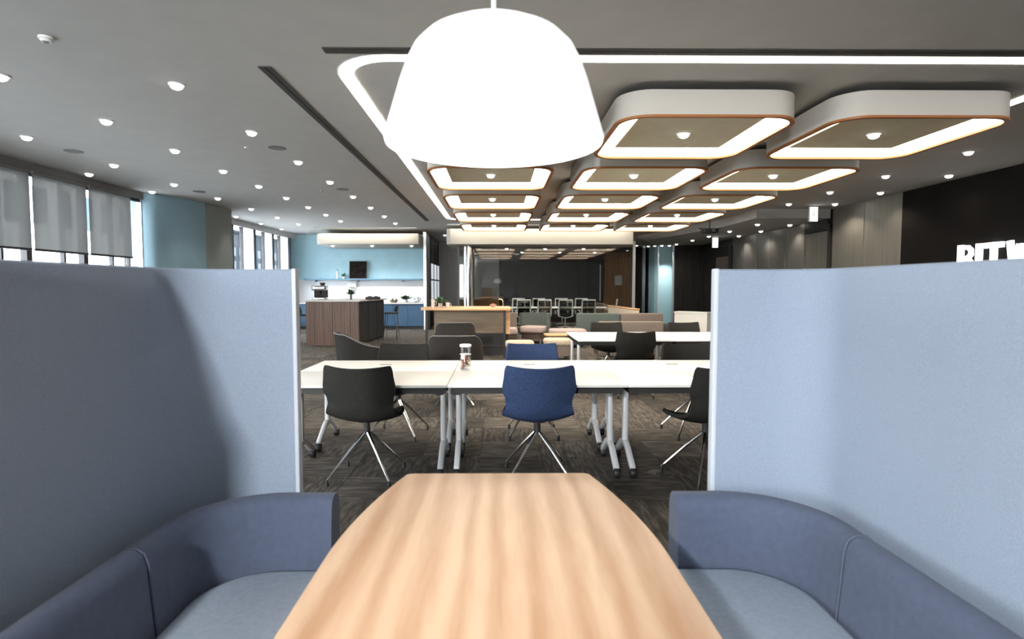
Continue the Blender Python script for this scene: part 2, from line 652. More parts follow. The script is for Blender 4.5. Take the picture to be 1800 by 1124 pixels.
ceil = B()
ceil.box(XL - 0.4, XR + 0.3, YB, 32, H, H + 0.2)
struct(ceil.build('ceiling', M['ceiling']))
# dropped ceiling over the aisle beside the metal wall
drop = B().prism([(6.25, 13.8), (XR, 13.8), (XR, 24), (4.6, 24), (6.2, 16.2)], 3.13, H)
struct(drop.build('trim_1', M['ceiling']))
# fascia and low ceiling in front of the glass meeting room
fas = B().prism([(-1.57, 17.6), (-1.45, 17.5), (4.15, 17.5), (4.15, 24), (-1.57, 24)], 2.78, H - 0.1)
struct(fas.build('trim_2', M['skirt']))
# kitchen dropped ceiling with a rounded end
kd = B().prism([(-2.55, 18.5), (-2.55, 20.6), (-5.9, 20.6), (-5.9, 18.75), (-5.82, 18.57), (-5.65, 18.5)], 2.85, 3.2)
struct(kd.build('trim_3', M['skirt'], bev=0.03))

# --- left window wall: sill, head, end wall, curtain-wall frames
sbox('wall_left_sill', M['wall'], XL - 0.3, XL - 0.02, YB, 11.65, 0, 0.75)
sbox('wall_left_head', M['grille'], XL - 0.3, XL - 0.02, YB, 11.65, 3.22, H)
struct(B().prism([(-7.4, 11.62), (-6.98, 11.62), (-6.90, 11.70), (-6.62, 12.80), (-6.58, 12.97), (-7.4, 13.0)], 0, H).build('wall_left_pillar', M['pillar'], sharp=50))
struct(B().prism([(-7.4, 13.0), (-6.575, 12.97), (-6.50, 13.55), (-6.47, 13.85), (-6.60, 14.3), (-7.4, 14.5)], 0, H).build('wall_left_pillar_side', M['pillargrey'], sharp=30))
sbox('wall_left_upstand', M['wall'], -7.6, -7.27, 14.4, 20.05, 0, 0.4)
sbox('wall_left_far_head', M['wall'], -7.6, -7.26, 14.4, 20.6, 3.18, H)
sbox('wall_left_end', M['teal'], -7.6, -7.35, 20.02, 20.9, 0, 3.18)

win = struct(link('window_1', None))
win['kind'] = 'structure'
ys = [YB + 0.2, -3.9, -1.8, 0.3, 2.4, 4.5, 6.4, 7.62, 8.82, 10.02, 11.2, 11.62]
for k, yy in enumerate(ys):
    w = 0.05 if k < len(ys) - 2 else 0.02
    sbox('mullion', M['frame'] if k < len(ys) - 1 else M['alu'], XL - 0.16, XL - 0.06, yy - w, yy + w, 0.75, 3.22, parent=win)
sbox('transom', M['frame'], XL - 0.14, XL - 0.08, YB, 11.62, 3.16, 3.22, parent=win)
sbox('transom', M['frame'], XL - 0.14, XL - 0.08, YB, 11.62, 0.75, 0.81, parent=win)
for a, b_ in zip(ys[:-1], ys[1:]):
    B().box(XL - 0.115, XL - 0.105, a + 0.03, b_ - 0.03, 0.8, 3.17).build('pane', M['pane'], win)
    if b_ - a > 1.0 and b_ < 11.5 and a > 6:
        ym = a + (b_ - a) * 0.62
        sbox('mullion', M['frame'], XL - 0.15, XL - 0.08, ym - 0.02, ym + 0.02, 0.75, 3.2, parent=win)

for k, (a, b_) in enumerate([(6.45, 7.6), (7.64, 8.79), (8.85, 9.99), (10.05, 11.18), (4.53, 6.37), (2.43, 4.47), (0.33, 2.37), (-1.77, 0.27), (-3.87, -1.83)]):  # the ones beside the booth are unseen, added to cut daylight on it
    names = ['just beyond the left edge of the picture', 'cut off by the left edge of the picture', 'between the two bright gaps in the windows', 'next to the bare strip of window by the pillar'] + ['added unseen beside the booth to cut daylight, %s one back' % q for q in ('first', 'second', 'third', 'fourth', 'fifth')]
    t = thing('roller_blind', 'grey roller blind ' + names[k], 'blind', (XL, (a + b_) / 2, 2.05), 0, 'grey roller blinds')
    L = (b_ - a) / 2
    B().grid(lambda u, v: (0.0, -L + 2 * L * u, v * 1.17), 14, 4).build('fabric', M['blind'], t)
    B().box(-0.012, 0.012, -L, L, -0.035, 0.0).build('bottom_bar', M['frame'], t, bev=0.004)
    B().tube([(0, -L, 1.16), (0, L, 1.16)], 0.03, 10).build('roller', M['grille'], t)

win2 = struct(link('window_2', None))
edges = [(14.5, 15.72, 'opal'), (15.80, 16.36, 'pane'), (16.40, 17.16, 'opal'), (17.24, 17.86, 'pane'), (17.90, 18.55, 'opal'), (18.63, 19.15, 'pane'), (19.18, 19.95, 'opal')]
for a, b_, k in edges:
    if k == 'pane':
        B().box(-7.33, -7.32, a, b_, 0.4, 3.18).build('pane', M['pane'], win2)
    else:
        B().box(-7.29, -7.288, a, b_, 0.4, 3.18).build('opal_panel', M['opal'], win2)
    sbox('mullion', M['frame'], -7.36, -7.25, a - 0.075 if k == 'pane' else a - 0.02, a, 0.4, 3.18, parent=win2)
sbox('mullion', M['frame'], -7.40, -7.22, 19.95, 20.05, 0.4, 3.18, parent=win2)

# --- kitchen wall, walls behind
kw = sbox('wall_kitchen', M['teal'], -7.6, -2.45, 20.6, 20.8, 1.74, H)
kw2 = sbox('wall_kitchen_backsplash', M['tile_white'], -7.6, -2.45, 20.595, 20.8, 0, 1.74)
sbox('trim_4', M['alu'], -2.55, -2.45, 19.6, 20.8, 0, H)
# rear wall; its unseen glazing is added to throw daylight on the booth
sbox('wall_rear_sill', M['wall'], XL - 0.4, XR + 0.3, YB - 0.2, YB, 0, 0.35)
sbox('wall_rear_head', M['wall'], XL - 0.4, XR + 0.3, YB - 0.2, YB, 3.2, H)
sbox('wall_rear', M['wall'], -2.3, XR + 0.3, YB - 0.2, YB, 0.35, 3.2)
win_added = struct(link('added_rear_window', None))
for k in range(5):
    x = -7.05 + k * 1.18
    B().box(x - 0.03, x + 0.03, YB - 0.15, YB - 0.05, 0.35, 3.2).build('mullion', M['frame'], win_added)
    if k < 4:
        B().box(x + 0.03, x + 1.15, YB - 0.11, YB - 0.10, 0.35, 3.2).build('pane', M['pane'], win_added)
sbox('wall_far', M['darkmetal'], -2.6, XR + 0.3, 24, 24.2, 0, H)
sbox('wall_corridor_end', M['darkmetal'], -2.6, -1.1, 30, 30.2, 0, H)

# --- right wall: backing, sign board, brushed panels, doors
wr = sbox('wall_right', M['darkmetal'], XR + 0.03, XR + 0.3, YB, 24, 0, H)
sb = sbox('sign_board', M['signwall'], XR - 0.03, XR + 0.03, 3.5, 11.3, 0.0, H - 0.01, parent=wr)
for a, b_ in [(11.31, 12.50), (12.51, 13.68)]:
    B().box(XR - 0.01, XR + 0.03, a, b_ - 0.006, 0.0, H - 0.005).build('metal_panel', M['brushed'], wr, bev=0.003, seg=1)
for a, b_ in [(15.1, 15.9), (15.91, 16.8), (16.81, 17.7), (17.71, 18.6), (18.61, 19.5)]:
    B().box(XR - 0.01, XR + 0.03, a, b_ - 0.008, 0.0, 3.12).build('metal_panel', M['brushed'], wr, bev=0.003, seg=1)
d1 = struct(link('door_1', None))
B().box(XR - 0.06, XR + 0.03, 13.72, 13.80, 0, 3.0).build('door_frame', M['darkmetal'], d1)
B().box(XR - 0.06, XR + 0.03, 14.85, 15.08, 0, 3.12).build('door_frame', M['brushed'], d1)
B().box(XR - 0.06, XR + 0.03, 13.80, 14.85, 2.85, 3.12).build('door_head', M['darkmetal'], d1)
dl = B().box(XR + 0.0, XR + 0.03, 13.81, 14.84, 0, 2.84).build('door_leaf', M['brushed'], d1)
B().tube([(XR - 0.05, 14.0, 0.9), (XR - 0.05, 14.0, 1.4)], 0.015, 8).build('door_handle', M['chrome'], dl)
d2 = struct(link('door_2', None))
B().box(XR - 0.05, XR + 0.03, 19.55, 19.75, 0, 2.9).build('door_frame', M['darkmetal'], d2)
B().box(XR - 0.05, XR + 0.03, 22.3, 22.5, 0, 2.9).build('door_frame', M['black'], d2)
B().box(XR - 0.05, XR + 0.03, 19.75, 22.3, 2.55, 2.9).build('door_head', M['black'], d2)
B().box(XR + 0.0, XR + 0.03, 19.76, 21.0, 0, 2.55).build('door_leaf', M['taupe'], d2)
B().box(XR + 0.0, XR + 0.03, 21.01, 22.29, 0, 2.55).build('door_leaf', M['black'], d2)


# sign letters: strokes in the wall plane, first letter farthest from the camera
sg = thing('wall_sign', 'glowing white capital letters BITW on the dark board at the right', 'sign', (XR - 0.07, 9.82, 1.66))
LH = 0.52


def letter(name, y0, strokes):
    g = B()
    for pts_, th_ in strokes:
        g.bar([(0, -(y0 + a), b) for a, b in pts_], 0.05, th_)
    g.build(name, M['signlit'], sg)


letter('letter_b', 0.0, [([(0.05, 0.0), (0.05, LH)], 0.10), ([(0.08, LH - 0.045), (0.20, LH - 0.045), (0.265, LH - 0.10), (0.265, LH - 0.17), (0.20, LH - 0.225), (0.08, LH - 0.225)], 0.07),
                         ([(0.08, 0.27), (0.22, 0.27), (0.285, 0.20), (0.285, 0.11), (0.22, 0.045), (0.08, 0.045)], 0.07)])
letter('letter_i', 0.375, [([(0.05, 0.0), (0.05, LH)], 0.10)])
letter('letter_t', 0.535, [([(0.17, 0.0), (0.17, LH)], 0.10), ([(0.0, LH - 0.045), (0.34, LH - 0.045)], 0.09)])
letter('letter_w', 0.94, [([(0.05, LH), (0.13, 0.0)], 0.09), ([(0.13, 0.0), (0.22, LH - 0.06)], 0.08), ([(0.22, LH - 0.06), (0.31, 0.0)], 0.08), ([(0.31, 0.0), (0.39, LH)], 0.09)])

# ================================================================== OUTSIDE
sbox('ground', M['ground'], -260, 150, -150, 300, -4.2, -4.0)


def building(name, label, x0, x1, y0, y1, h, m, mw, cols, floors, ww, wh, side, base=2.6, fp=3.4):
    t = thing(name, label, 'building', (x1, y0, -4), 0)
    B().box(x0 - x1, 0, 0, y1 - y0, 0, h).build('wall', m, t)
    n = (y1 - y0) / cols
    wm = B().box(-0.05, 0.06, -ww / 2, ww / 2, 0, wh).mesh('window', mw)
    for f in range(floors):
        for c in range(cols):
            link('window', wm, t, (0, (c + 0.5) * n, base + f * fp))
    B().box(x0 - x1 - 0.3, 0.3, -0.3, y1 - y0 + 0.3, h, h + 0.5).build('parapet', m, t)
    return t


building('office_building', 'pale rendered building with tall windows outside the blinds', -48, -30, 30.5, 56, 19, M['facade'], M['facadewin'], 12, 2, 1.15, 2.4, 1, base=9.6, fp=4.2)
building('apartment_block', 'dark slate block seen low between the white panels of the far windows', -75, -55, 112, 168, 17.0, M['darkfacade'], M['darkfacadewin'], 18, 4, 1.6, 1.8, 1, base=3.4, fp=2.9)

# ================================================================== CEILING FITTINGS
# LED loop
lo = rrect(6.75, 11.3, 0.5, 8, 1.96, 10.4)
li = rrect(6.50, 11.05, 0.38, 8, 1.96, 10.4)
t = thing('led_loop', 'long rounded loop of white light line set in the ceiling around the panels', 'ceiling light', (0, 0, H - 0.001))
B().ring(lo, li, -0.012, 0.0).build('light_line', M['ledline'], t)
lo2 = rrect(6.79, 11.34, 0.52, 8, 1.96, 10.4)
B().ring(lo2, lo, -0.006, 0.0).build('edge_trim', M['ceiling'], t)
# linear air slots
for nm, bx, lab in (('a', (-1.39, 6.2, 4.62, 4.73), 'dark linear air slot running crosswise in front of the light loop'),
                    ('b', (-2.06, -1.95, 5.02, 16.3), 'long dark linear air slot running away beside the light loop')):
    x0, x1, y0, y1 = bx
    t = thing('linear_air_slot', lab, 'air vent', ((x0 + x1) / 2, (y0 + y1) / 2, H - 0.001), 0, 'linear air slots')
    w, d = (x1 - x0) / 2, (y1 - y0) / 2
    B().box(-w, w, -d, d, -0.008, 0.0).build('slot', M['slot'], t)
    if w > d:
        B().box(-w, w, -0.006, 0.006, -0.012, -0.008).build('blade', M['black'], t)
    else:
        B().box(-0.006, 0.006, -d, d, -0.012, -0.008).build('blade', M['black'], t)

# hanging light panels
outer = rrect(1.72, 1.74, 0.30, 7)
inn = rrect(1.66, 1.68, 0.27, 7)
rim_i = rrect(1.645, 1.665, 0.262, 7)
me_skirt = B().ring(outer, inn, 0.02, 0.25).mesh('skirt', M['skirt'])
rim_o = rrect(1.735, 1.755, 0.307, 7)
me_rim = B().ring(rim_o, rim_i, 0.0, 0.022).mesh('rim', M['rim'])
me_diff = B().prism(inn, 0.10, 0.115).mesh('diffuser', M['led'])
me_inner = B().box(-0.62, 0.62, -0.62, 0.62, 0.082, 0.10).mesh('inner_panel', M['inner'])
me_top = B().prism(inn, 0.235, 0.25).mesh('top_board', M['skirt'])
me_lamp = B().lathe([(0.0, -0.045), (0.026, -0.041), (0.046, -0.030), (0.056, -0.018), (0.054, -0.006), (0.045, 0.002), (0.0, 0.006)], (0, 0, 0.073), 16).mesh('spotlight', M['lens'])
me_trim = B().ring([(0.075 * math.cos(a * PI / 8), 0.075 * math.sin(a * PI / 8)) for a in range(16)], [(0.058 * math.cos(a * PI / 8), 0.058 * math.sin(a * PI / 8)) for a in range(16)], 0.074, 0.084).mesh('spotlight_trim', M['whitepl'])
me_rod = B().tube([(0, 0, 0.25), (0, 0, 0.325)], 0.03, 8).mesh('hanger', M['slot'])
PX = [-0.10, 2.0, 4.06]
PN = ['the left column', 'the middle column', 'the right column']
for r in range(5):
    for c in range(3):
        t = thing('ceiling_light_panel', 'rounded square hanging light panel in %s, %s row from the front' % (PN[c], ORD[r]), 'ceiling light', (PX[c], 6.2 + 2.25 * r, 3.025), 0, 'hanging light panels in the loop')
        for nm, me in (('skirt', me_skirt), ('rim', me_rim), ('diffuser', me_diff), ('inner_panel', me_inner), ('top_board', me_top)):
            link(nm, me, t)
        s_ = link('spotlight', me_lamp, t)
        link('spotlight_trim', me_trim, s_)
        for sx in (-0.5, 0.5):
            link('hanger', me_rod, t, (sx, 0, 0))

# recessed downlights
me_lens = B().lathe([(0.0, -0.055), (0.026, -0.051), (0.046, -0.040), (0.056, -0.026), (0.054, -0.014), (0.045, -0.005), (0.0, 0.0)], (0, 0, 0), 16).mesh('lens', M['lens'])
me_ring = B().ring([(0.072 * math.cos(a * PI / 8), 0.072 * math.sin(a * PI / 8)) for a in range(16)], [(0.058 * math.cos(a * PI / 8), 0.058 * math.sin(a * PI / 8)) for a in range(16)], -0.012, 0.0).mesh('trim_ring', M['whitepl'])


def downlight(x, y, z, label, group, power=0, **kw):
    t = thing('downlight', label, 'downlight', (x, y, z), 0, group)
    link('lens', me_lens, t)
    link('trim_ring', me_ring, t)
    if power:
        spot(t, (0, 0, -0.05), power * 4, **kw)
    return t


rows = [(-3.0, 5.46, 1.625, 8, 'the row beside the long dark slot'), (-4.45, 5.25, 1.38, 9, 'the second row from the long dark slot'),
        (-5.92, 7.33, 1.63, 7, 'the third row from the long dark slot')]
for x, y0, dy, n, nm in rows:
    for k in range(n):
        downlight(x, y0 + dy * k, H, 'white round downlight in %s, %s from the camera' % (nm, ORD[k]), 'downlights in the plain ceiling', 9, size=100)
for k, y in enumerate([9.66, 11.39]):
    downlight(-6.80, y, H, 'white round downlight close to the window head, %s' % ['above the blinds', 'beside the blue-grey pillar'][k], 'downlights by the windows')
for k, y in enumerate([15.3, 16.9, 18.5]):
    downlight(-6.95, y, H, 'small downlight in the strip by the far windows, %s from the pillar' % ORD[k], 'downlights by the windows')
for k, y in enumerate([8.0, 9.7, 11.32, 12.92]):
    downlight(6.58, y, H, 'white downlight in the row right of the light panels, %s from the camera' % ORD[k], 'downlights right of the panels', 4, size=100)
for k, y in enumerate([9.65, 11.37, 12.9]):
    downlight(7.62, y, H, 'downlight washing the wall %s' % ['above the dark sign board', 'where the sign board meets the metal panels', 'of metal panels beside the first exit sign'][k], 'wall washing downlights', (2, 9, 26)[k], size=130, color=(1, 0.9, 0.75))
for k, y in enumerate([15.07, 16.88, 18.54, 20.1, 21.9]):
    downlight(6.86, y, 3.13, 'downlight in the lowered ceiling strip, %s from the camera' % ORD[k], 'downlights in the lowered ceiling', 10, size=110)
for k, y in enumerate([15.19, 16.86, 18.4]):
    downlight(7.78, y, 3.13, 'downlight washing the far metal wall, %s from the camera' % ORD[k], 'wall washing downlights', 14, size=120)
for k, x in enumerate([-5.45, -4.15, -2.85]):
    downlight(x, 18.95, 2.85, 'downlight under the kitchen bulkhead, %s from the left' % ORD[k], 'kitchen downlights', 36, size=150, color=(0.95, 0.98, 1.0))
for k, (x, y) in enumerate([(-1.9, 20.6), (-1.9, 22.2), (-1.9, 24.0), (-1.9, 26.2)]):
    downlight(x, y, H, 'small downlight down the dark corridor, %s from the kitchen' % ORD[k], 'corridor downlights', 6, size=110)
for k, (x, y) in enumerate([(0.3, 19.3), (1.6, 19.3), (2.9, 19.3), (0.9, 21.2), (2.3, 21.2), (3.6, 21.2)]):
    downlight(x, y, 2.78, 'small downlight in the meeting room, %s, %s from the left' % ('front row' if k < 3 else 'back row', ORD[k % 3]), 'meeting room downlights', 32, size=120)
# aisle downlight, and an unseen one added behind the camera to light the screens
downlight(-2.15, 0.5, H, 'downlight above the aisle left of the booth', 'downlights above the booth', 8, size=150, color=(0.88, 0.94, 1.0), radius=0.15)
downlight(-1.95, -4.8, H, 'tilted downlight added unseen behind the booth to light its screens', 'downlights above the booth', 500, size=125, blend=0.5, color=(0.97, 0.98, 1.0), aim=(2.2, 6.2, -2.6), radius=0.18)

# grilles, detector, sprinkler
for x, y, lab in ((-5.91, 8.11, 'round grey speaker grille in the ceiling near the blinds'), (-3.0, 7.89, 'round grey speaker grille beside the near downlights by the dark slot'),
                  (-5.91, 11.45, 'round grey speaker grille near the pillar'), (-3.0, 11.16, 'round grey speaker grille further along the dark slot')):
    t = thing('speaker_grille', lab, 'speaker', (x, y, H), 0, 'ceiling speaker grilles')
    B().lathe([(0, -0.008), (0.10, -0.006), (0.105, 0.0), (0.0, 0.0)], n=20).build('mesh_cover', M['grille'], t)
    B().lathe([(0.105, -0.01), (0.118, -0.006), (0.118, 0.0), (0.105, 0.0)], n=20).build('bezel', M['grille'], t)
t = thing('smoke_detector', 'small white smoke detector in the ceiling at the upper left', 'smoke detector', (-3.43, 4.47, H))
B().lathe([(0, -0.035), (0.035, -0.035), (0.042, -0.02), (0.05, -0.018), (0.052, 0.0), (0, 0)], n=20).build('housing', M['whitepl'], t)
B().lathe([(0, -0.04), (0.02, -0.04), (0.02, -0.034), (0, -0.034)], n=12).build('sensor', M['grille'], t)
for x, y, lab in ((-3.4, 7.86, 'small sprinkler head left of the near speaker grille'), (-3.45, 11.3, 'small sprinkler head left of the far speaker grille')):
    t = thing('sprinkler', lab, 'sprinkler', (x, y, H), 0, 'sprinkler heads')
    B().lathe([(0, -0.012), (0.03, -0.01), (0.035, 0), (0, 0)], n=12).build('plate', M['alu'], t)
    B().lathe([(0, -0.035), (0.014, -0.034), (0.006, -0.012), (0, -0.012)], n=10).build('head', M['alu'], t)


# exit signs and projector
def exit_sign(x, y, z, label):
    t = thing('exit_sign', label, 'exit sign', (x, y, z), 0, 'exit signs')
    B().box(-0.10, 0.10, -0.03, 0.03, -0.36, -0.02).build('housing', M['whitepl'], t, bev=0.006)
    f = B().box(-0.09, 0.09, -0.034, -0.029, -0.35, -0.03).build('lit_face', M['exitlit'], t)
    B().tube([(0, 0, -0.02), (0, 0, 0.0)], 0.012, 8).build('stem', M['grille'], t)
    g = B()
    g.tube([(0.01, -0.036, -0.12), (0.0, -0.036, -0.19), (0.03, -0.036, -0.24)], 0.008, 6)
    g.tube([(0.0, -0.036, -0.19), (-0.03, -0.036, -0.25)], 0.008, 6)
    g.tube([(0.008, -0.036, -0.13), (0.04, -0.036, -0.16)], 0.006, 6)
    g.lathe([(0, -0.014), (0.014, 0), (0, 0.014)], (0.012, -0.036, -0.095), 8)
    g.build('running_figure', M['leafteal'], f)
    return t


exit_sign(7.35, 13.3, H, 'lit white exit sign hanging before the first metal door')
exit_sign(7.2, 18.9, 3.13, 'small lit exit sign hanging near the far dark doorway')
t = thing('projector', 'dark projector hung from the ceiling right of the last light panels', 'projector', (5.75, 15.5, H))
B().box(-0.2, 0.2, -0.15, 0.15, -0.42, -0.30).build('body', M['black'], t, bev=0.02)
B().tube([(0, 0, -0.3), (0, 0, 0)], 0.02, 8).build('pole', M['darkmetal'], t)
B().lathe([(0.0, 0), (0.04, 0), (0.045, 0.03), (0.0, 0.03)], (0, 0, 0), 12).build('lens', M['grille'], t, loc=(0.05, -0.15, -0.36)).rotation_euler = (PI / 2, 0, 0)
B().box(-0.3, 0.3, -0.02, 0.02, -0.31, -0.29).build('bracket', M['darkmetal'], t)


# cove light lines washing the two fascias
def cove(name, label, x0, x1, y, z, power):
    t = thing(name, label, 'ceiling light', ((x0 + x1) / 2, y, z))
    w = (x1 - x0) / 2
    B().box(-w, w, -0.02, 0.02, -0.02, 0.0).build('profile', M['alu'], t)
    l = bpy.data.lights.new('tube', 'AREA')
    l.shape = 'RECTANGLE'
    l.size = 2 * w
    l.size_y = 0.03
    l.energy = power
    l.color = (1, 0.9, 0.74)
    o = bpy.data.objects.new('tube', l)
    COL.objects.link(o)
    o.parent = t
    o.location = (0, 0.02, -0.03)
    o.rotation_euler = Vector((0, 0.75, -0.6)).to_track_quat('-Z', 'Y').to_euler()


cove('cove_light', 'warm cove light line along the bulkhead before the meeting room', -1.5, 4.1, 17.15, H, 20)
cove('cove_light', 'warm cove light line along the kitchen bulkhead', -5.8, -2.6, 18.15, H, 12)

# ================================================================== BOOTH
booth = thing('booth_table', 'long light wood booth table in the foreground with tapered end', 'table', (0, 1.2, 0))
hw = lambda t: 0.455 - 0.108 * max(0.0, (abs(t) - 0.30) / 0.70) ** 1.7
pts = []
N = 24
for k in range(N + 1):
    t_ = -1 + 2 * k / N
    pts.append((hw(t_), t_ * 0.93))
# rounded end corners
poly = [(0.325, -0.94)] + pts + [(0.325, 0.94)] + [(-0.325, 0.94)] + [(-x, y) for x, y in reversed(pts)] + [(-0.325, -0.94)]
B().prism(poly, 0.712, 0.742).build('table_top', M['booth_wood'], booth, bev=0.004)
for y in (-0.5, 0.5):
    B().tube([(0, y, 0.02), (0, y, 0.70)], 0.045, 16).build('column', M['silver'], booth)
    B().box(-0.28, 0.28, y - 0.22, y + 0.22, 0.0, 0.02).build('base_plate', M['silver'], booth, bev=0.008)
    B().box(-0.25, 0.25, y - 0.05, y + 0.05, 0.695, 0.712).build('bracket', M['black'], booth)


def arc(c, r, a0, a1, n):
    return [(c[0] + r * math.cos(R(a0 + (a1 - a0) * k / n)), c[1] + r * math.sin(R(a0 + (a1 - a0) * k / n))) for k in range(n + 1)]


def screen(sgn, label, xend, xc, ret, flare):
    yb = 2.06
    t = thing('booth_screen', label, 'screen', (0, 0, 0), 0, 'booth screens')
    r = 0.17
    p = [(xend, yb), (xc - r, yb)] + arc((xc - r, yb - r), r, 90, 0, 8)[1:] + [(xc + flare * 0.5, 1.2), (xc + flare, 0.5), (xc + flare, 0.2)]
    if sgn < 0:
        p = [(-x, y) for x, y in p]
    th = 0.034
    pr_ = [(0, 0.06), (0, 1.508), (0.008, 1.517), (th - 0.008, 1.517), (th, 1.508), (th, 0.06)]
    if sgn > 0:
        pr_ = [(o, z) for o, z in pr_]
    else:
        pr_ = [(-o, z) for o, z in pr_]
    B().sweep(p, pr_).build('felt_panel', M['screen'], t, sharp=50)
    e = xend * sgn
    B().box(e - 0.008, e + 0.008, yb - 0.002, yb + th + 0.002, 0.06, 1.519).build('edge_trim', M['screentrim'], t, bev=0.004)
    for yy_ in (0.5, 1.3):
        x = (xc + flare * 0.6) * sgn
        B().box(x - 0.05, x + 0.05, yy_ - 0.03, yy_ + 0.03, 0.0, 0.06).build('foot', M['alu'], t, bev=0.005)
    B().box(e + sgn * 0.02, e + sgn * 0.1, yb - 0.02, yb + 0.05, 0.0, 0.06).build('foot', M['alu'], t, bev=0.005)


screen(-1, 'high blue-grey felt screen at the left, shaded along its side', 0.735, 1.13, 0, 0.08)
screen(1, 'high blue-grey felt screen at the right, bright on its far return', 0.795, 1.165, 0, 0.04)


def booth_sofa(sgn, label, xe, xo):
    t = thing('booth_sofa', label, 'sofa', (0, 0, 0), 0, 'booth sofas')
    yb = 2.03
    r = 0.34
    th = 0.115
    full = [(xe, yb)] + [(xe + (xo - r - xe) * k / 4, yb) for k in range(1, 5)] + arc((xo - r, yb - r), r, 90, 0, 12)[1:]
    last = full[-1][1]
    ys_ = 1.56 if sgn < 0 else 1.62
    full += [(xo, ys_)]
    side = [(xo, ys_ - 0.006), (xo + 0.01, 1.2), (xo + 0.01, 0.7), (xo + 0.01, 0.25)]
    # the profile: offset inwards
    pr_ = []
    prof = [(0.0, 0.10), (0.0, 0.67), (0.012, 0.705), (0.034, 0.722), (0.066, 0.722), (0.088, 0.708), (0.098, 0.68), (th, 0.48), (th + 0.01, 0.30), (th + 0.01, 0.10)]
    for nm, path, bev in (('back_cushion', full, 0), ('back_cushion', side, 0)):
        p = [(x * sgn, y) for x, y in path]
        q = [((-o) * sgn, z) for o, z in prof]
        B().sweep(p, q).build(nm, M['sofa'], t, sharp=40)
    # piping seam between the cushions
    sp_ = [(xo * sgn - sgn * o, ys_ - 0.003, z) for o, z in prof[1:-1]]
    B().tube([(x - sgn * 0.002, y, z + 0.001) for x, y, z in sp_], 0.0035, 6).build('seam_piping', M['sofa'], t)
    # seat with rounded outer corner
    xi = xo - th - 0.005
    yi = yb - th - 0.005
    rr = 0.22
    x_in = 0.40
    sp2 = [(x_in, yi), (xi - rr, yi)] + arc((xi - rr, yi - rr), rr, 90, 0, 10)[1:] + [(xi, 0.25), (x_in, 0.25)]
    sp2 = [(x * sgn, y) for x, y in sp2]
    B().prism(sp2, 0.30, 0.487).build('seat_cushion', M['seatfab'], t, bev=0.025, seg=3)
    cx = (x_in + xi) / 2
    base = [(cx + (x * sgn - cx) * 0.94, 1.05 + (y - 1.05) * 0.97) for x, y in sp2]
    B().prism([(x * sgn, y) for x, y in base], 0.08, 0.30).build('plinth', M['sofa'], t)
    for x, y in ((0.5, 0.35), (0.85, 0.35), (0.5, 1.75), (0.85, 1.55)):
        B().lathe([(0.02, 0), (0.025, 0.085)], (x * sgn, y, 0), 10).build('leg', M['black'], t)


booth_sofa(-1, 'slate-blue curved booth sofa on the left side, mostly in shade', 0.575, 1.075)
booth_sofa(1, 'slate-blue curved booth sofa on the right side, lit from the left', 0.625, 1.115)

# pendant
pd = thing('pendant_lamp', 'large glowing white bell-shaped pendant lamp over the booth table', 'lamp', (-0.008, 1.265, 1.77))
out_p = [(0.235, -0.004), (0.237, 0.0), (0.235, 0.006), (0.219, 0.06), (0.203, 0.115), (0.188, 0.158), (0.174, 0.185), (0.152, 0.208), (0.118, 0.226), (0.078, 0.236), (0.03, 0.240), (0.0, 0.240)]
B().lathe(out_p, n=48).build('shade', M['shade'], pd, sharp=60)
B().lathe([(0.0, -0.002), (0.234, -0.002), (0.234, -0.008), (0.0, -0.010)], n=48).build('diffuser', M['shadeglow'], pd)
B().tube([(0, 0, 0.235), (0, 0, H - 1.77)], 0.0055, 8).build('stem', M['whitepl'], pd)
B().lathe([(0.0, 0.236), (0.012, 0.236), (0.010, 0.25), (0.0, 0.252)], n=14).build('socket_cap', M['whitepl'], pd)
B().lathe([(0.0, 0), (0.06, 0), (0.055, -0.03), (0.0, -0.035)], (0, 0, H - 1.77), 20).build('canopy', M['whitepl'], pd)


# ================================================================== OFFICE CHAIRS
def shell_mesh(name, m):
    prof = [(-0.285, 0.872, 0.225), (-0.280, 0.855, 0.238), (-0.268, 0.80, 0.246), (-0.256, 0.74, 0.256), (-0.248, 0.70, 0.258), (-0.236, 0.655, 0.236), (-0.222, 0.60, 0.230), (-0.20, 0.55, 0.236), (-0.165, 0.505, 0.252),
            (-0.115, 0.475, 0.262), (-0.05, 0.458, 0.262), (0.03, 0.452, 0.258), (0.11, 0.455, 0.250), (0.175, 0.462, 0.236), (0.205, 0.458, 0.218), (0.215, 0.445, 0.20)]
    nv = 40

    def at(v):
        f = v * (len(prof) - 1)
        i = min(int(f), len(prof) - 2)
        t = f - i
        return tuple(prof[i][k] * (1 - t) + prof[i + 1][k] * t for k in range(3))

    def fn(u, v):
        y, z, w = at(v)
        s = 2 * u - 1
        back = max(0.0, min(1.0, (z - 0.48) / 0.12)) if v < 0.62 else 0.0
        ay = 0.085 * s * s * back
        az = 0.055 * s * s * (1 - back) if v > 0.3 else 0.0
        az += 0.012 * s * s * (1 if v < 0.12 else 0)
        return (s * w, y + ay, z + az)
    return B().grid(fn, 15, nv, thick=0.028).mesh(name, m, sharp=60)


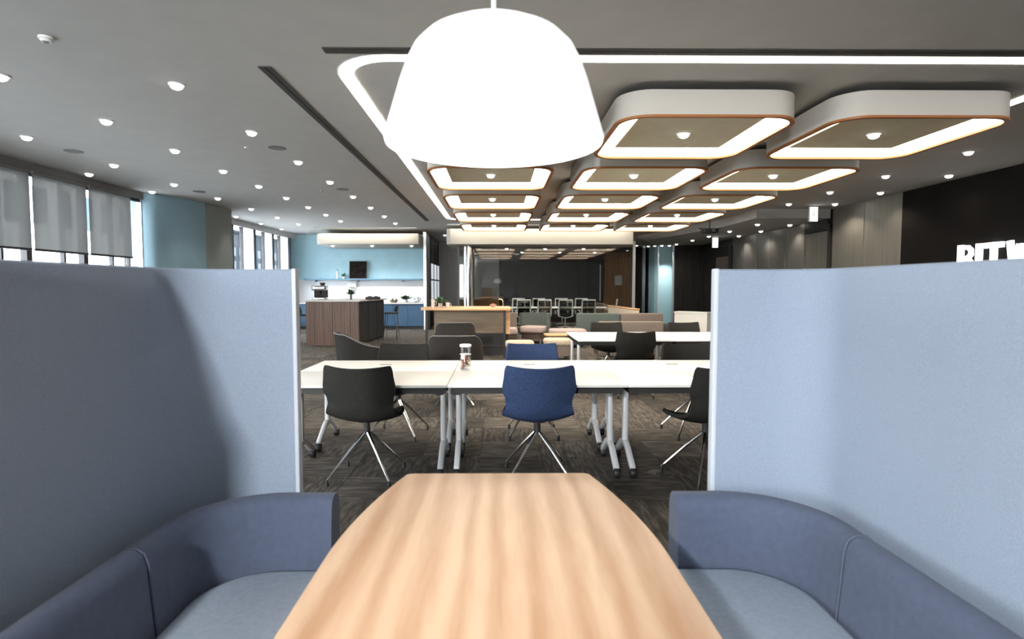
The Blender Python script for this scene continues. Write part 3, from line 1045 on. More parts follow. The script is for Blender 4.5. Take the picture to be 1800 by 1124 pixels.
def make_chair(name, label, m):
    t = thing(name, label, 'chair')
    link('seat_shell', shell_mesh('seat_shell', m), t)
    B().lathe([(0.0, 0.34), (0.026, 0.34), (0.026, 0.425), (0.07, 0.432), (0.07, 0.440), (0, 0.440)], (0, -0.02, 0), 14).build('swivel_column', M['black'], t)
    for a in (45, 135, 225, 315):
        ca, sa = math.cos(R(a)), math.sin(R(a))
        lg = B().tube([(ca * 0.012, sa * 0.012 - 0.02, 0.355), (ca * 0.14, sa * 0.14 - 0.02, 0.235), (ca * 0.325, sa * 0.325 - 0.02, 0.045)], [0.0125, 0.0125, 0.008], 8).build('leg', M['chrome'], t)
        B().lathe([(0.013, 0.0), (0.013, 0.03), (0.009, 0.05), (0, 0.05)], (ca * 0.325, sa * 0.325 - 0.02, 0), 10).build('glide', M['rubber'], lg)
    return t


chair_k = make_chair('swivel_chair', 'charcoal fabric shell chair at the near side of the white tables, left', M['chairblack'])
chair_b = make_chair('swivel_chair', 'navy blue fabric shell chair at the near side of the white tables', M['chairblue'])
G1 = 'shell chairs at the near white tables'
G2 = 'shell chairs at the second white tables'
chair_k.location = (-1.0, 4.32, 0)
chair_k['group'] = G1
chair_k.rotation_euler = (0, 0, R(-4))
chair_b.location = (0.30, 4.31, 0)
chair_b.rotation_euler = (0, 0, R(1))
chair_b['group'] = G1
dup(chair_k, (1.57, 4.27, 0), R(18), 'charcoal shell chair turned aside and half hidden by the right screen', G1)
dup(chair_b, (0.345, 5.53, 0), R(180), 'navy blue shell chair facing us across the near white tables', G1)
dup(chair_k, (-0.98, 5.53, 0), R(172), 'charcoal shell chair at the far side of the near tables, behind the left chair', G1)
dup(chair_k, (1.93, 5.53, 0), R(184), 'charcoal shell chair at the far side of the near tables, toward the right screen', G1)
dup(chair_k, (1.80, 7.58, 0), R(0), 'charcoal shell chair in front of the second white table, its back to us', G2)
dup(chair_k, (3.06, 7.55, 0), R(-6), 'charcoal shell chair at the right end of the second table, cut by the screen', G2)
dup(chair_k, (1.78, 9.08, 0), R(180), 'charcoal shell chair behind the second white table, left one', G2)
dup(chair_k, (3.05, 9.08, 0), R(180), 'charcoal shell chair behind the second white table, right one', G2)


# ================================================================== FLIP TABLES
def make_table(name, label, w=1.336, d=0.72, insl=0.06, insr=0.06):
    t = thing(name, label, 'table')
    B().box(-w / 2, w / 2, -d / 2, d / 2, 0.71, 0.73).build('table_top', M['white'], t, bev=0.003)
    B().box(-w / 2 + 0.02, w / 2 - 0.02, -0.30, -0.24, 0.655, 0.705).build('rail', M['black'], t)
    B().box(-w / 2 + 0.02, w / 2 - 0.02, 0.24, 0.30, 0.655, 0.705).build('rail', M['black'], t)
    B().tube([(-w / 2 + insl, 0, 0.655), (w / 2 - insr, 0, 0.655)], 0.022, 8).build('cross_tube', M['black'], t)
    for sx in (-1, 1):
        x = sx * (w / 2) - sx * (insl if sx < 0 else insr)
        lg = B().bar([(x, 0, 0.19), (x, 0, 0.66)], 0.045, 0.06).build('post', M['silver'], t, bev=0.015, seg=3)
        B().box(x - 0.03, x + 0.03, -0.30, 0.30, 0.645, 0.665).build('bracket', M['black'], t, bev=0.004)
        for sy in (-1, 1):
            ft = B().bar([(x, sy * -0.02, 0.20), (x, sy * 0.05, 0.205), (x, sy * 0.10, 0.185), (x, sy * 0.20, 0.12), (x, sy * 0.285, 0.07)], 0.045, 0.05).build('foot', M['silver'], t, bev=0.012, seg=2)
            B().lathe([(0.0, -0.02), (0.037, -0.02), (0.04, -0.012), (0.04, 0.012), (0.037, 0.02), (0, 0.02)], n=14).build('caster', M['rubber'], ft, loc=(x, sy * 0.28, 0.04)).rotation_euler = (0, PI / 2, 0)
    g = B().box(-0.055, 0.055, 0.03, 0.055, 0.7295, 0.733).build('cable_flap', M['grille'], t, bev=0.001)
    B().tube([(0.25, -0.33, 0.66), (0.25, -0.36, 0.61)], 0.008, 6).build('latch_handle', M['chrome'], t)
    return t


ta = make_table('flip_table', 'white folding table at the left end of the near row, front side', insl=0.13)
tb_ = make_table('flip_table', 'white folding table in the middle of the near row, front side')
GT = 'white folding tables of the near block'
xs = [-1.045, 0.295, 1.635]
ta.location = (xs[0], 4.53, 0)
ta['group'] = GT
tb_.location = (xs[1], 4.53, 0)
tb_['group'] = GT
dup(tb_, (xs[2], 4.53, 0), 0, 'white folding table in the near row behind the right screen, front side', GT)
dup(ta, (xs[0], 5.255, 0), 0, 'white folding table at the left end of the near block, far side', GT)
dup(tb_, (xs[1], 5.255, 0), 0, 'white folding table in the middle of the near block, far side', GT)
dup(tb_, (xs[2], 5.255, 0), 0, 'white folding table at the right of the near block, far side', GT)
GT2 = 'white folding tables of the second block'
for k, (x, y, lab) in enumerate([(1.77, 8.12, 'white folding table of the second block, front left'), (3.11, 8.12, 'white folding table of the second block, front right'),
                                 (1.77, 8.845, 'white folding table of the second block, back left'), (3.11, 8.845, 'white folding table of the second block, back right')]):
    dup(tb_, (x, y, 0), 0, lab, GT2)

# candy jar on the near tables
cj = thing('candy_jar', 'clear glass jar of red and cream candies on the white tables', 'jar', (-0.285, 5.0, 0.732))
B().lathe([(0.046, 0.0), (0.05, 0.004), (0.05, 0.085), (0.047, 0.11), (0.044, 0.125), (0.048, 0.20), (0.0455, 0.20), (0.041, 0.125), (0.046, 0.085), (0.046, 0.006), (0.0, 0.006)], n=20).build('glass_body', M['clearglass'], cj)
B().lathe([(0.05, 0.198), (0.052, 0.203), (0.052, 0.216), (0.048, 0.22), (0, 0.22)], n=20).build('lid', M['whitepl'], cj)
B().lathe([(0.0475, 0.128), (0.0495, 0.128), (0.0495, 0.135), (0.0475, 0.135)], n=20).build('neck_ring', M['alu'], cj)
cm = B().lathe([(0, -0.011), (0.011, -0.004), (0.011, 0.004), (0, 0.011)], n=8).mesh('candy', M['candy'])
cm2 = B().lathe([(0, -0.011), (0.011, -0.004), (0.011, 0.004), (0, 0.011)], n=8).mesh('candy', M['candy2'])
for k in range(46):
    rr_ = 0.033 * math.sqrt(random.random())
    a = random.random() * 2 * PI
    o = link('candy', random.choice((cm, cm, cm2)), cj, (rr_ * math.cos(a), rr_ * math.sin(a), 0.018 + 0.0021 * k))
    o.rotation_euler = (random.random() * 3, random.random() * 3, 0)
# floor box
fb = thing('floor_box', 'round dark floor socket cover in the carpet near the right screen', 'floor socket', (1.26, 4.36, 0))
B().lathe([(0.085, 0), (0.085, 0.004), (0.078, 0.006), (0.0, 0.006)], n=24).build('cover', M['black'], fb)
B().box(-0.03, 0.03, -0.012, 0.012, 0.006, 0.008).build('hinge_lid', M['rubber'], fb)


# ================================================================== LOUNGE CHAIRS
def lounge(label, loc, rz, m, mi, wing=1.0):
    t = thing('lounge_chair', label, 'armchair', loc, rz, 'dark lounge chairs')

    def fn(u, v):
        a = R(-118 + 236 * u)           # 0 = straight back
        k = abs(2 * u - 1)
        top = 0.87 - 0.30 * wing * max(0, k - 0.32) ** 1.25 * 1.35
        z = 0.33 + (top - 0.33) * v
        lean = 0.055 * (z - 0.33) / 0.5
        rx, ry = 0.335 + lean * 0.5 - 0.05 * max(0, v - 0.75) * 2, 0.31 + lean
        se = 0.62
        sx = math.copysign(abs(math.sin(a)) ** se, math.sin(a))
        cy = math.copysign(abs(math.cos(a)) ** se, math.cos(a))
        return (sx * rx, -cy * ry, z)
    B().grid(fn, 33, 9, thick=0.055).build('back_shell', m, t, sharp=60)
    B().tube([fn(i / 32, 1.0) for i in range(33)], 0.008, 6).build('piping', M['piping'], t)
    B().prism(rrect(0.60, 0.60, 0.18, 6, 0, 0.02), 0.28, 0.36).build('seat_base', m, t, bev=0.02)
    B().prism(rrect(0.54, 0.56, 0.16, 6, 0, 0.04), 0.36, 0.45).build('seat_cushion', mi, t, bev=0.03, seg=3)
    B().tube([(0, 0, 0.2), (0, 0, 0.28)], 0.03, 10).build('swivel_column', M['black'], t)
    for a in (45, 135, 225, 315):
        ca, sa = math.cos(R(a)), math.sin(R(a))
        B().tube([(ca * 0.02, sa * 0.02, 0.215), (ca * 0.16, sa * 0.16, 0.17), (ca * 0.33, sa * 0.33, 0.008)], [0.014, 0.013, 0.009], 8).build('leg', M['chrome'], t)
    return t


lounge('dark brown rounded lounge chair with its back to us behind the near tables', (-0.53, 7.15, 0), 0, M['brownfab'], M['brownfab'])
lounge('dark brown rounded lounge chair further back, just before the wooden bar table', (-0.73, 9.75, 0), R(4), M['brownfab'], M['brownfab'])
lounge('dark lounge chair with navy seat turned to the right, left of the others', (-1.72, 7.35, 0), R(-62), M['chairblack'], M['navyfab'])
# ================================================================== BAR TABLE
bt = thing('bar_table', 'high bar table with oak top and oak front panel', 'table', (-0.66, 12.1, 0))
B().prism([(-1.0, 0.2), (-0.93, -0.35), (-0.80, -0.5), (0.93, -0.5), (0.93, 0.9), (-0.7, 0.9)], 0.985, 1.03).build('table_top', M['bar_wood'], bt, bev=0.006)
B().box(-0.70, 0.80, 0.05, 0.11, 0.48, 0.985).build('front_panel', M['bar_panel'], bt)
B().box(-0.70, 0.80, 0.06, 0.12, 0.0, 0.475).build('lower_panel', M['curtain'], bt)
B().box(0.81, 0.92, -0.05, 0.8, 0.47, 0.985).build('side_panel', M['bar_wood'], bt)
for x, y in ((-0.80, -0.42), (0.80, -0.42), (-0.62, 0.82), (0.86, 0.82)):
    B().box(x - 0.025, x + 0.025, y - 0.025, y + 0.025, 0, 0.985).build('leg', M['black'], bt)
B().tube([(-0.80, -0.42, 0.25), (0.80, -0.42, 0.25)], 0.012, 8).build('foot_rail', M['black'], bt)


def plant(label, loc, h, r, m, pr=0.05, ph=0.1, n=22, pot=None):
    h, r = h * 1.5, r * 1.45
    t = thing('potted_plant', label, 'plant', loc, 0, 'potted plants')
    B().lathe([(pr * 0.8, 0), (pr, ph), (pr * 0.88, ph), (pr * 0.7, ph * 0.3), (0, ph * 0.3)], n=12).build('pot', pot or M['pot'], t)
    B().lathe([(0, ph * 0.78), (pr * 0.88, ph * 0.8)], n=12).build('soil', M['brownbase'], t)
    rng = random.Random(len(label))
    for k in range(n):
        a = rng.random() * 2 * PI
        el = 0.25 + 1.1 * rng.random()
        L = r * (0.7 + 0.5 * rng.random())
        d = Vector((math.cos(a) * math.cos(el), math.sin(a) * math.cos(el), math.sin(el) * h / r * 0.5))
        p0 = Vector((0, 0, ph))
        p1 = p0 + d * L * 0.6
        p2 = p0 + d * L + Vector((math.cos(a), math.sin(a), -0.3)) * r * 0.15
        s = Vector((-math.sin(a), math.cos(a), 0)) * r * 0.22
        bb = B()
        bb.add([p0 - s * 0.2, p0 + s * 0.2, p1 + s, p2, p1 - s, p1 + Vector((0, 0, 0.01 * r))], [(0, 1, 5), (1, 2, 5), (2, 3, 5), (3, 4, 5), (4, 0, 5)])
        bb.build('leaf', m, t)
    return t


plant('leafy green plant in a pale pot on the left end of the bar table', (-1.22, 12.1, 1.03), 0.20, 0.14, M['leaf'], 0.05, 0.09)
for x, lab in ((-1.36, 'tall pale cup beside the plant on the bar table'), (-1.05, 'short pale cup right of the plant on the bar table')):
    t = thing('cup', lab, 'cup', (x, 11.95, 1.03), 0, 'cups on the bar table')
    hh = 0.17 if x < -1.2 else 0.11
    B().lathe([(0.035, 0), (0.045, hh), (0.041, hh), (0.033, 0.01), (0, 0.01)], n=14).build('body', M['pot'], t)
    B().tube([(0.042, 0, hh * 0.8), (0.075, 0, hh * 0.7), (0.07, 0, hh * 0.4), (0.038, 0, hh * 0.3)], 0.006, 6).build('handle', M['pot'], t)
t = thing('bowl', 'small pinkish bowl of snacks on the oak bar table', 'bowl', (-0.10, 12.2, 1.03))
B().lathe([(0.03, 0), (0.06, 0.03), (0.075, 0.06), (0.07, 0.06), (0.05, 0.025), (0, 0.012)], n=16).build('body', M['pinkseat'], t)
B().lathe([(0, 0.085), (0.035, 0.075), (0.06, 0.05), (0, 0.04)], n=12).build('snacks', M['candy'], t)
t = thing('tap', 'small curved chrome tap standing at the right end of the bar table', 'tap', (0.12, 12.5, 1.03))
B().tube([(0, 0, 0), (0, 0, 0.10), (-0.02, 0, 0.15), (-0.06, 0, 0.17), (-0.10, 0, 0.16)], 0.012, 8).build('spout', M['chrome'], t)
B().lathe([(0.03, 0), (0.03, 0.01), (0.014, 0.02), (0, 0.02)], n=12).build('base', M['chrome'], t)

# ================================================================== KITCHEN
isl = thing('kitchen_island', 'walnut kitchen island with pale top and dark side', 'kitchen island', (-4.12, 14.2, 0))
for k in range(6):
    B().box(-0.66 + k * 0.22, -0.66 + (k + 1) * 0.22 - 0.004, 0, 0.04, 0.0, 1.10).build('front_board', M['island_wood'], isl, bev=0.002, seg=1)
B().prism([(-0.64, 0.04), (0.62, 0.04), (0.80, 2.4), (-0.64, 2.4)], 0.02, 1.10).build('body', M['curtain'], isl)
for k in range(3):
    y0, y1 = 0.1 + k * 0.76, 0.82 + k * 0.76
    f = lambda y: 0.62 + 0.18 * (y - 0.04) / 2.36 + 0.004
    B().prism([(f(y0), y0), (f(y0) + 0.015, y0), (f(y1) + 0.015, y1), (f(y1), y1)], 0.08, 1.06).build('side_door', M['darkmetal'], isl)
B().prism([(-0.68, -0.02), (0.68, -0.02), (0.88, 2.46), (-0.68, 2.46)], 1.10, 1.14).build('worktop', M['counter'], isl, bev=0.005)

# base cabinets
cabs = []
xk = [-7.2, -6.6, -6.0, -5.4, -4.8, -4.2, -3.68, -3.16, -2.60]
for k in range(8):
    x0, x1 = xk[k], xk[k + 1]
    nm = ['first', 'second', 'third', 'fourth', 'fifth', 'sixth', 'seventh', 'eighth'][k]
    t = thing('base_cabinet', 'blue kitchen base cabinet under the pale counter, %s from the windows' % nm, 'cabinet', ((x0 + x1) / 2, 20.2, 0), 0, 'blue base cabinets')
    w = (x1 - x0) / 2
    B().box(-w, w, -0.2, 0.39, 0.1, 0.88).build('body', M['cabinet'], t)
    B().box(-w + 0.004, w - 0.004, -0.22, -0.2, 0.1, 0.70).build('door', M['cabinet'], t, bev=0.003, seg=1)
    B().box(-w + 0.004, w - 0.004, -0.22, -0.2, 0.71, 0.875).build('drawer', M['cabinet'], t, bev=0.003, seg=1)
    B().box(-w, w, -0.16, 0.3, 0.0, 0.1).build('toe_kick', M['frame'], t)
kc = thing('kitchen_counter', 'pale kitchen worktop along the blue cabinets', 'worktop', (0, 20.2, 0.88))
B().box(-7.22, -2.58, -0.25, 0.39, 0.0, 0.04).build('worktop', M['counter'], kc, bev=0.004)
B().box(-7.22, -2.58, -0.256, -0.25, 0.002, 0.038).build('front_edge', M['counter'], kc)
ks = thing('wall_shelf', 'long slate-blue shelf on the kitchen wall', 'shelf', (0, 20.45, 1.72))
B().box(-6.9, -2.56, -0.15, 0.14, 0.0, 0.05).build('board', M['shelf'], ks, bev=0.004)
for x in (-6.5, -5.0, -3.4):
    B().box(x - 0.01, x + 0.01, -0.1, 0.14, -0.06, 0.0).build('bracket', M['shelf'], ks)
t = thing('picture', 'dark square picture leaning on the kitchen shelf', 'picture', (-5.0, 20.45, 1.77))
B().box(-0.31, 0.31, -0.012, 0.012, 0, 0.63).build('frame', M['black'], t, bev=0.004)
B().box(-0.285, 0.285, -0.018, -0.012, 0.025, 0.605).build('canvas', M['darkpic'], t)
t.rotation_euler = (R(-5), 0, 0)
t = thing('bottle', 'slim white bottle on the kitchen shelf left of the picture', 'bottle', (-5.72, 20.42, 1.77))
B().lathe([(0.04, 0), (0.045, 0.02), (0.045, 0.2), (0.02, 0.26), (0.018, 0.3), (0, 0.3)], n=14).build('body', M['whitepl'], t)
B().lathe([(0.022, 0.29), (0.022, 0.33), (0, 0.33)], n=10).build('cap', M['grille'], t)
plant('small teal-green plant on the kitchen shelf between bottle and picture', (-5.50, 20.42, 1.77), 0.16, 0.11, M['leafteal'], 0.06, 0.08)
t = thing('wall_box', 'white paper towel box on the wall under the kitchen shelf', 'dispenser', (-5.22, 20.6, 1.42))
B().box(-0.15, 0.15, -0.12, 0, 0, 0.26).build('housing', M['whitepl'], t, bev=0.02)
B().box(-0.1, 0.1, -0.124, -0.11, 0.02, 0.05).build('slot', M['grille'], t)
t = thing('coffee_machine', 'black and chrome coffee machine on the left of the kitchen island', 'coffee machine', (-4.60, 14.75, 1.14))
B().box(-0.16, 0.16, -0.14, 0.2, 0, 0.06).build('drip_tray', M['chrome'], t, bev=0.01)
B().box(-0.16, 0.16, 0.05, 0.2, 0.06, 0.33).build('back_body', M['black'], t, bev=0.01)
B().box(-0.165, 0.165, -0.14, 0.2, 0.24, 0.36).build('head', M['chrome'], t, bev=0.015)
B().lathe([(0.03, 0.15), (0.035, 0.24)], (0, -0.04, 0), 12).build('group_head', M['black'], t)
B().tube([(0, -0.06, 0.16), (0, -0.2, 0.15)], 0.014, 8).build('portafilter_handle', M['black'], t)
B().lathe([(0.05, 0.36), (0.075, 0.44), (0.07, 0.44), (0.04, 0.37), (0, 0.37)], (0.05, 0.1, 0), 12).build('bean_hopper', M['black'], t)
plant('leafy plant in a dark vase on the kitchen island', (-3.78, 14.7, 1.14), 0.22, 0.14, M['leaf'], 0.035, 0.12, pot=M['grille'])
t = thing('stove', 'black table-top hob on the right of the kitchen island', 'hob', (-3.28, 15.0, 1.14))
B().box(-0.17, 0.17, -0.13, 0.13, 0, 0.07).build('body', M['black'], t, bev=0.01)
for x in (-0.08, 0.08):
    B().lathe([(0.05, 0.07), (0.055, 0.09), (0.045, 0.09), (0.04, 0.075), (0, 0.075)], (x, 0, 0), 14).build('burner', M['frame'], t)
t = thing('fruit_basket', 'low basket of fruit on the kitchen counter', 'basket', (-3.68, 20.2, 0.92))
B().lathe([(0.10, 0), (0.16, 0.09), (0.15, 0.09), (0.09, 0.015), (0, 0.015)], n=16).build('basket', M['bar_panel'], t)
for k in range(6):
    a = k * PI / 3
    B().lathe([(0, -0.045), (0.03, -0.03), (0.045, 0), (0.03, 0.035), (0, 0.045)], (0.07 * math.cos(a), 0.07 * math.sin(a), 0.10), 10).build('fruit', M['candy2'] if k % 2 else M['leaf'], t)
plant('round green plant in a white pot on the kitchen counter', (-3.24, 20.2, 0.92), 0.26, 0.2, M['leaf'], 0.055, 0.1, 30, pot=M['whitepl'])
t = thing('kettle', 'steel kettle with black handle on the kitchen counter', 'kettle', (-2.88, 20.2, 0.92))
B().lathe([(0.07, 0), (0.08, 0.02), (0.065, 0.16), (0.04, 0.19), (0, 0.2)], n=16).build('body', M['chrome'], t)
B().tube([(0.06, 0, 0.16), (0.12, 0, 0.17), (0.13, 0, 0.1), (0.07, 0, 0.04)], 0.012, 8).build('handle', M['black'], t)
B().tube([(-0.055, 0, 0.12), (-0.10, 0, 0.17)], [0.016, 0.01], 8).build('spout', M['chrome'], t)


def stool(label, loc, rz=0):
    t = thing('bar_stool', label, 'stool', loc, rz, 'black bar stools')
    B().prism(rrect(0.40, 0.36, 0.08), 0.72, 0.77).build('seat', M['black'], t, bev=0.015)
    B().grid(lambda u, v: ((2 * u - 1) * 0.19, -0.17 - 0.03 * v + 0.05 * (2 * u - 1) ** 2, 0.78 + 0.16 * v), 9, 5, 0.015).build('backrest', M['black'], t)
    for sx in (-1, 1):
        for sy in (-1, 1):
            B().tube([(sx * 0.15, sy * 0.13, 0.72), (sx * 0.21, sy * 0.19, 0.0)], 0.011, 8).build('leg', M['chrome'], t)
    for z, k in ((0.28, 0.188),):
        B().tube([(-k, -k * 0.9, z), (k, -k * 0.9, z), (k, k * 0.9, z), (-k, k * 0.9, z), (-k, -k * 0.9, z)], 0.008, 6).build('foot_ring', M['chrome'], t)
    return t


stool('black bar stool left of the walnut island', (-5.02, 14.75, 0), R(-90))
stool('black bar stool right of the walnut island, before the blue cabinets', (-2.98, 15.95, 0), R(90))

# ================================================================== CORRIDOR AND MEETING ROOM
ps = struct(link('wall_corridor', None))
for k, y in enumerate([20.0, 20.9, 21.9, 23.0, 24.3, 25.8, 27.5, 29.5]):
    B().box(-2.52, -2.455, y, y + 0.16, 0, H).build('post', M['darkmetal'], ps)
for k, (a, b_) in enumerate([(20.22, 20.9), (21.12, 21.9), (22.12, 23.0), (23.22, 24.3), (24.52, 25.8), (26.02, 27.5), (27.72, 29.5)]):
    B().box(-2.52, -2.47, a, b_, 0, 1.0).build('lower_panel', M['curtain'], ps)
    B().box(-2.52, -2.47, a, b_, 2.35, H).build('upper_panel', M['darkmetal'], ps)
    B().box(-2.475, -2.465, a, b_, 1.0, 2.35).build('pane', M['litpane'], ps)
    B().box(-2.50, -2.46, a, b_, 1.72, 1.77).build('rail', M['frame'], ps)
col = thing('steel_column', 'polished round steel column at the corner of the glass meeting room', 'column', (-0.93, 18.25, 0))
B().lathe([(0.17, 0), (0.17, 2.78)], n=28).build('shaft', M['chrome'], col)
B().lathe([(0.2, 0), (0.2, 0.06), (0.17, 0.07)], n=28).build('base_ring', M['darkmetal'], col)

gp = thing('glass_partition', 'tall reflective glass partition before the meeting room', 'partition', (0, 18.5, 0))
gx = [-1.24, 0.0, 1.45, 2.95, 4.40]
for a, b_ in zip(gx[:-1], gx[1:]):
    B().box(a + 0.004, b_ - 0.004, -0.006, 0.006, 0.04, 2.78).build('pane', M['roomglass'], gp)
B().box(-1.24, 4.4, -0.025, 0.025, 0, 0.04).build('floor_track', M['darkmetal'], gp)
B().box(4.38, 4.46, -0.04, 0.04, 0, 2.95).build('corner_post', M['alu'], gp)
B().box(-1.30, -1.24, -0.03, 0.03, 0, 2.78).build('end_post', M['darkmetal'], gp)
gs = thing('glass_partition', 'glass partition running back along the dark corridor', 'partition', (-1.27, 18.5, 0))
for k in range(3):
    B().box(-0.006, 0.006, 0.04 + k * 1.8, 1.82 + k * 1.8, 0.04, 2.78).build('pane', M['roomglass'], gs)
B().box(-0.02, 0.02, 0.0, 5.5, 0, 0.04).build('floor_track', M['darkmetal'], gs)
ga = thing('glass_partition', 'slanted glass partition right of the pale corner post', 'partition', (4.44, 18.5, 0), math.atan2(4.2, 1.95))
for k in range(3):
    B().box(0.03 + k * 1.53, 1.54 + k * 1.53, -0.006, 0.006, 0.04, 3.1).build('pane', M['roomglass'], ga)
B().box(0, 4.63, -0.02, 0.02, 0, 0.04).build('floor_track', M['darkmetal'], ga)
B().box(4.6, 4.66, -0.03, 0.03, 0, 3.1).build('end_post', M['alu'], ga)

# back of the meeting room
cb = thing('media_wall', 'near-black tall cabinet wall at the back of the meeting room', 'cabinet', (0.1, 23.6, 0))
for k in range(4):
    B().box(0.02 + k * 1.07, 1.08 + k * 1.07, 0, 0.35, 0.05, 2.55).build('door', M['curtain'], cb, bev=0.006, seg=1)
B().box(0, 4.3, 0.02, 0.38, 0, 2.6).build('carcass', M['black'], cb)
B().box(4.12, 4.17, -0.03, 0.0, 0.9, 2.4).build('pull_handle', M['alu'], cb)
vw = sbox('wall_meeting_veneer', M['room_wood'], 4.4, 5.6, 23.5, 23.95, 0, 2.9)
vw2 = sbox('wall_meeting_left', M['wall'], -1.2, 0.05, 23.5, 23.95, 0, 2.75)
t = thing('wooden_cabinet', 'low brown wooden cabinet at the left of the meeting room', 'cabinet', (-0.35, 23.2, 0))
B().box(-0.85, 0.4, -0.25, 0.25, 0, 0.95).build('body', M['room_wood'], t)
B().box(-0.30, 0.15, -0.25, 0.25, 0.95, 1.45).build('upper_body', M['room_wood'], t)
for x0, x1 in ((-0.84, -0.23), (-0.22, 0.39)):
    B().box(x0, x1, -0.27, -0.25, 0.05, 0.93).build('door', M['room_wood'], t)
t = thing('wall_plaque', 'small pale room plaque on the wood veneer wall', 'sign', (4.98, 23.49, 1.55))
B().box(-0.15, 0.15, -0.015, 0.0, 0, 0.40).build('plate', M['whitepl'], t, bev=0.004)

ct = thing('conference_table', 'long white conference table behind the glass', 'table', (2.2, 20.7, 0))
B().prism(rrect(3.6, 1.2, 0.1), 0.71, 0.74).build('table_top', M['white'], ct, bev=0.005)
for x in (-1.3, 1.3):
    B().box(x - 0.03, x + 0.03, -0.45, 0.45, 0, 0.71).build('leg_frame', M['black'], ct)
B().box(-1.3, 1.3, -0.03, 0.03, 0.62, 0.7).build('beam', M['black'], ct)


def conf_chair(label):
    t = thing('conference_chair', label, 'chair', (0, 0, 0), 0, 'white mesh conference chairs')
    fr = B()
    fr.tube([(-0.23, -0.24, 0.46), (-0.235, -0.28, 0.75), (-0.225, -0.31, 1.02), (0.225, -0.31, 1.02), (0.235, -0.28, 0.75), (0.23, -0.24, 0.46)], 0.028, 8)
    fr.build('back_frame', M['whitepl'], t)
    B().grid(lambda u, v: ((2 * u - 1) * 0.225, -0.25 - 0.055 * v, 0.48 + 0.53 * v), 5, 5, 0.006).build('mesh_back', M['mesh'], t)
    B().prism(rrect(0.48, 0.46, 0.1), 0.43, 0.49).build('seat', M['chairblack'], t, bev=0.02)
    B().bar([(-0.23, -0.24, 0.46), (0, -0.22, 0.40), (0.23, -0.24, 0.46)], 0.03, 0.03, (0, 1, 0)).build('lower_rail', M['whitepl'], t)
    for sx in (-1, 1):
        B().tube([(sx * 0.24, -0.12, 0.45), (sx * 0.27, -0.1, 0.66), (sx * 0.27, 0.12, 0.66)], 0.015, 8).build('armrest', M['whitepl'], t)
    B().tube([(0, 0, 0.08), (0, 0, 0.43)], 0.025, 10).build('gas_lift', M['alu'], t)
    for k in range(5):
        a = R(90 + 72 * k)
        lg = B().tube([(0, 0, 0.10), (0.28 * math.cos(a), 0.28 * math.sin(a), 0.06)], [0.022, 0.014], 8).build('base_leg', M['whitepl'], t)
        B().lathe([(0.028, 0), (0.03, 0.02), (0.02, 0.05), (0, 0.05)], (0.28 * math.cos(a), 0.28 * math.sin(a), 0), 8).build('caster', M['rubber'], lg)
    return t


cc = conf_chair('white mesh conference chair on the near side of the table, first from the left')
cc.location = (0.87, 19.85, 0)
cc.rotation_euler = (0, 0, R(5))
for k, (x, rz) in enumerate([(1.57, 8), (2.36, -4), (3.10, 6)]):
    dup(cc, (x, 19.85, 0), R(rz), 'white mesh conference chair on the near side of the table, %s from the left' % ORD[k + 1])
for k, x in enumerate([0.80, 1.58, 2.45, 3.22]):
    dup(cc, (x, 21.6, 0), R(180), 'white mesh conference chair on the far side of the table, %s from the left' % ORD[k])
dup(cc, (4.02, 20.6, 0), R(80), 'white mesh conference chair turned sideways at the right end of the table')

# room at the far right: teal wall, dark panel, low white desk
sbox('wall_far_teal', M['paleteal'], 6.35, 7.05, 23.0, 23.1, 0, 3.13)
B_ = sbox('wall_far_dark', M['darkmetal'], 6.95, XR, 22.55, 22.6, 0, 3.13)
for x0, x1 in ((6.96, 7.33), (7.34, 7.7), (7.71, 8.04)):
    B().box(x0, x1, 22.52, 22.55, 0, 3.12).build('metal_panel', M['darkmetal'], B_, bev=0.003, seg=1)
sbox('trim_5', M['alu'], 6.93, 6.97, 22.45, 22.6, 0, 3.13)
for k, x in enumerate((6.5, 6.8)):
    downlight(x, 22.6, 3.13, 'downlight grazing the teal end wall, %s one' % ['left', 'right'][k], 'wall washing downlights', 45, size=66, blend=0.5, color=(0.95, 0.98, 1.0))
t = thing('reception_desk', 'low white desk front before the dark far panel', 'desk', (0, 0, 0))
B().prism([(5.05, 16.2), (5.75, 15.6), (5.80, 15.68), (5.10, 16.3)], 0, 0.74).build('front_panel', M['white'], t)
B().prism([(5.03, 16.18), (5.75, 15.56), (6.0, 15.9), (5.3, 16.6)], 0.74, 0.77).build('desk_top', M['white'], t)
B().prism([(5.72, 15.62), (5.76, 15.58), (5.98, 15.9), (5.94, 15.94)], 0, 0.74).build('side_panel', M['white'], t)


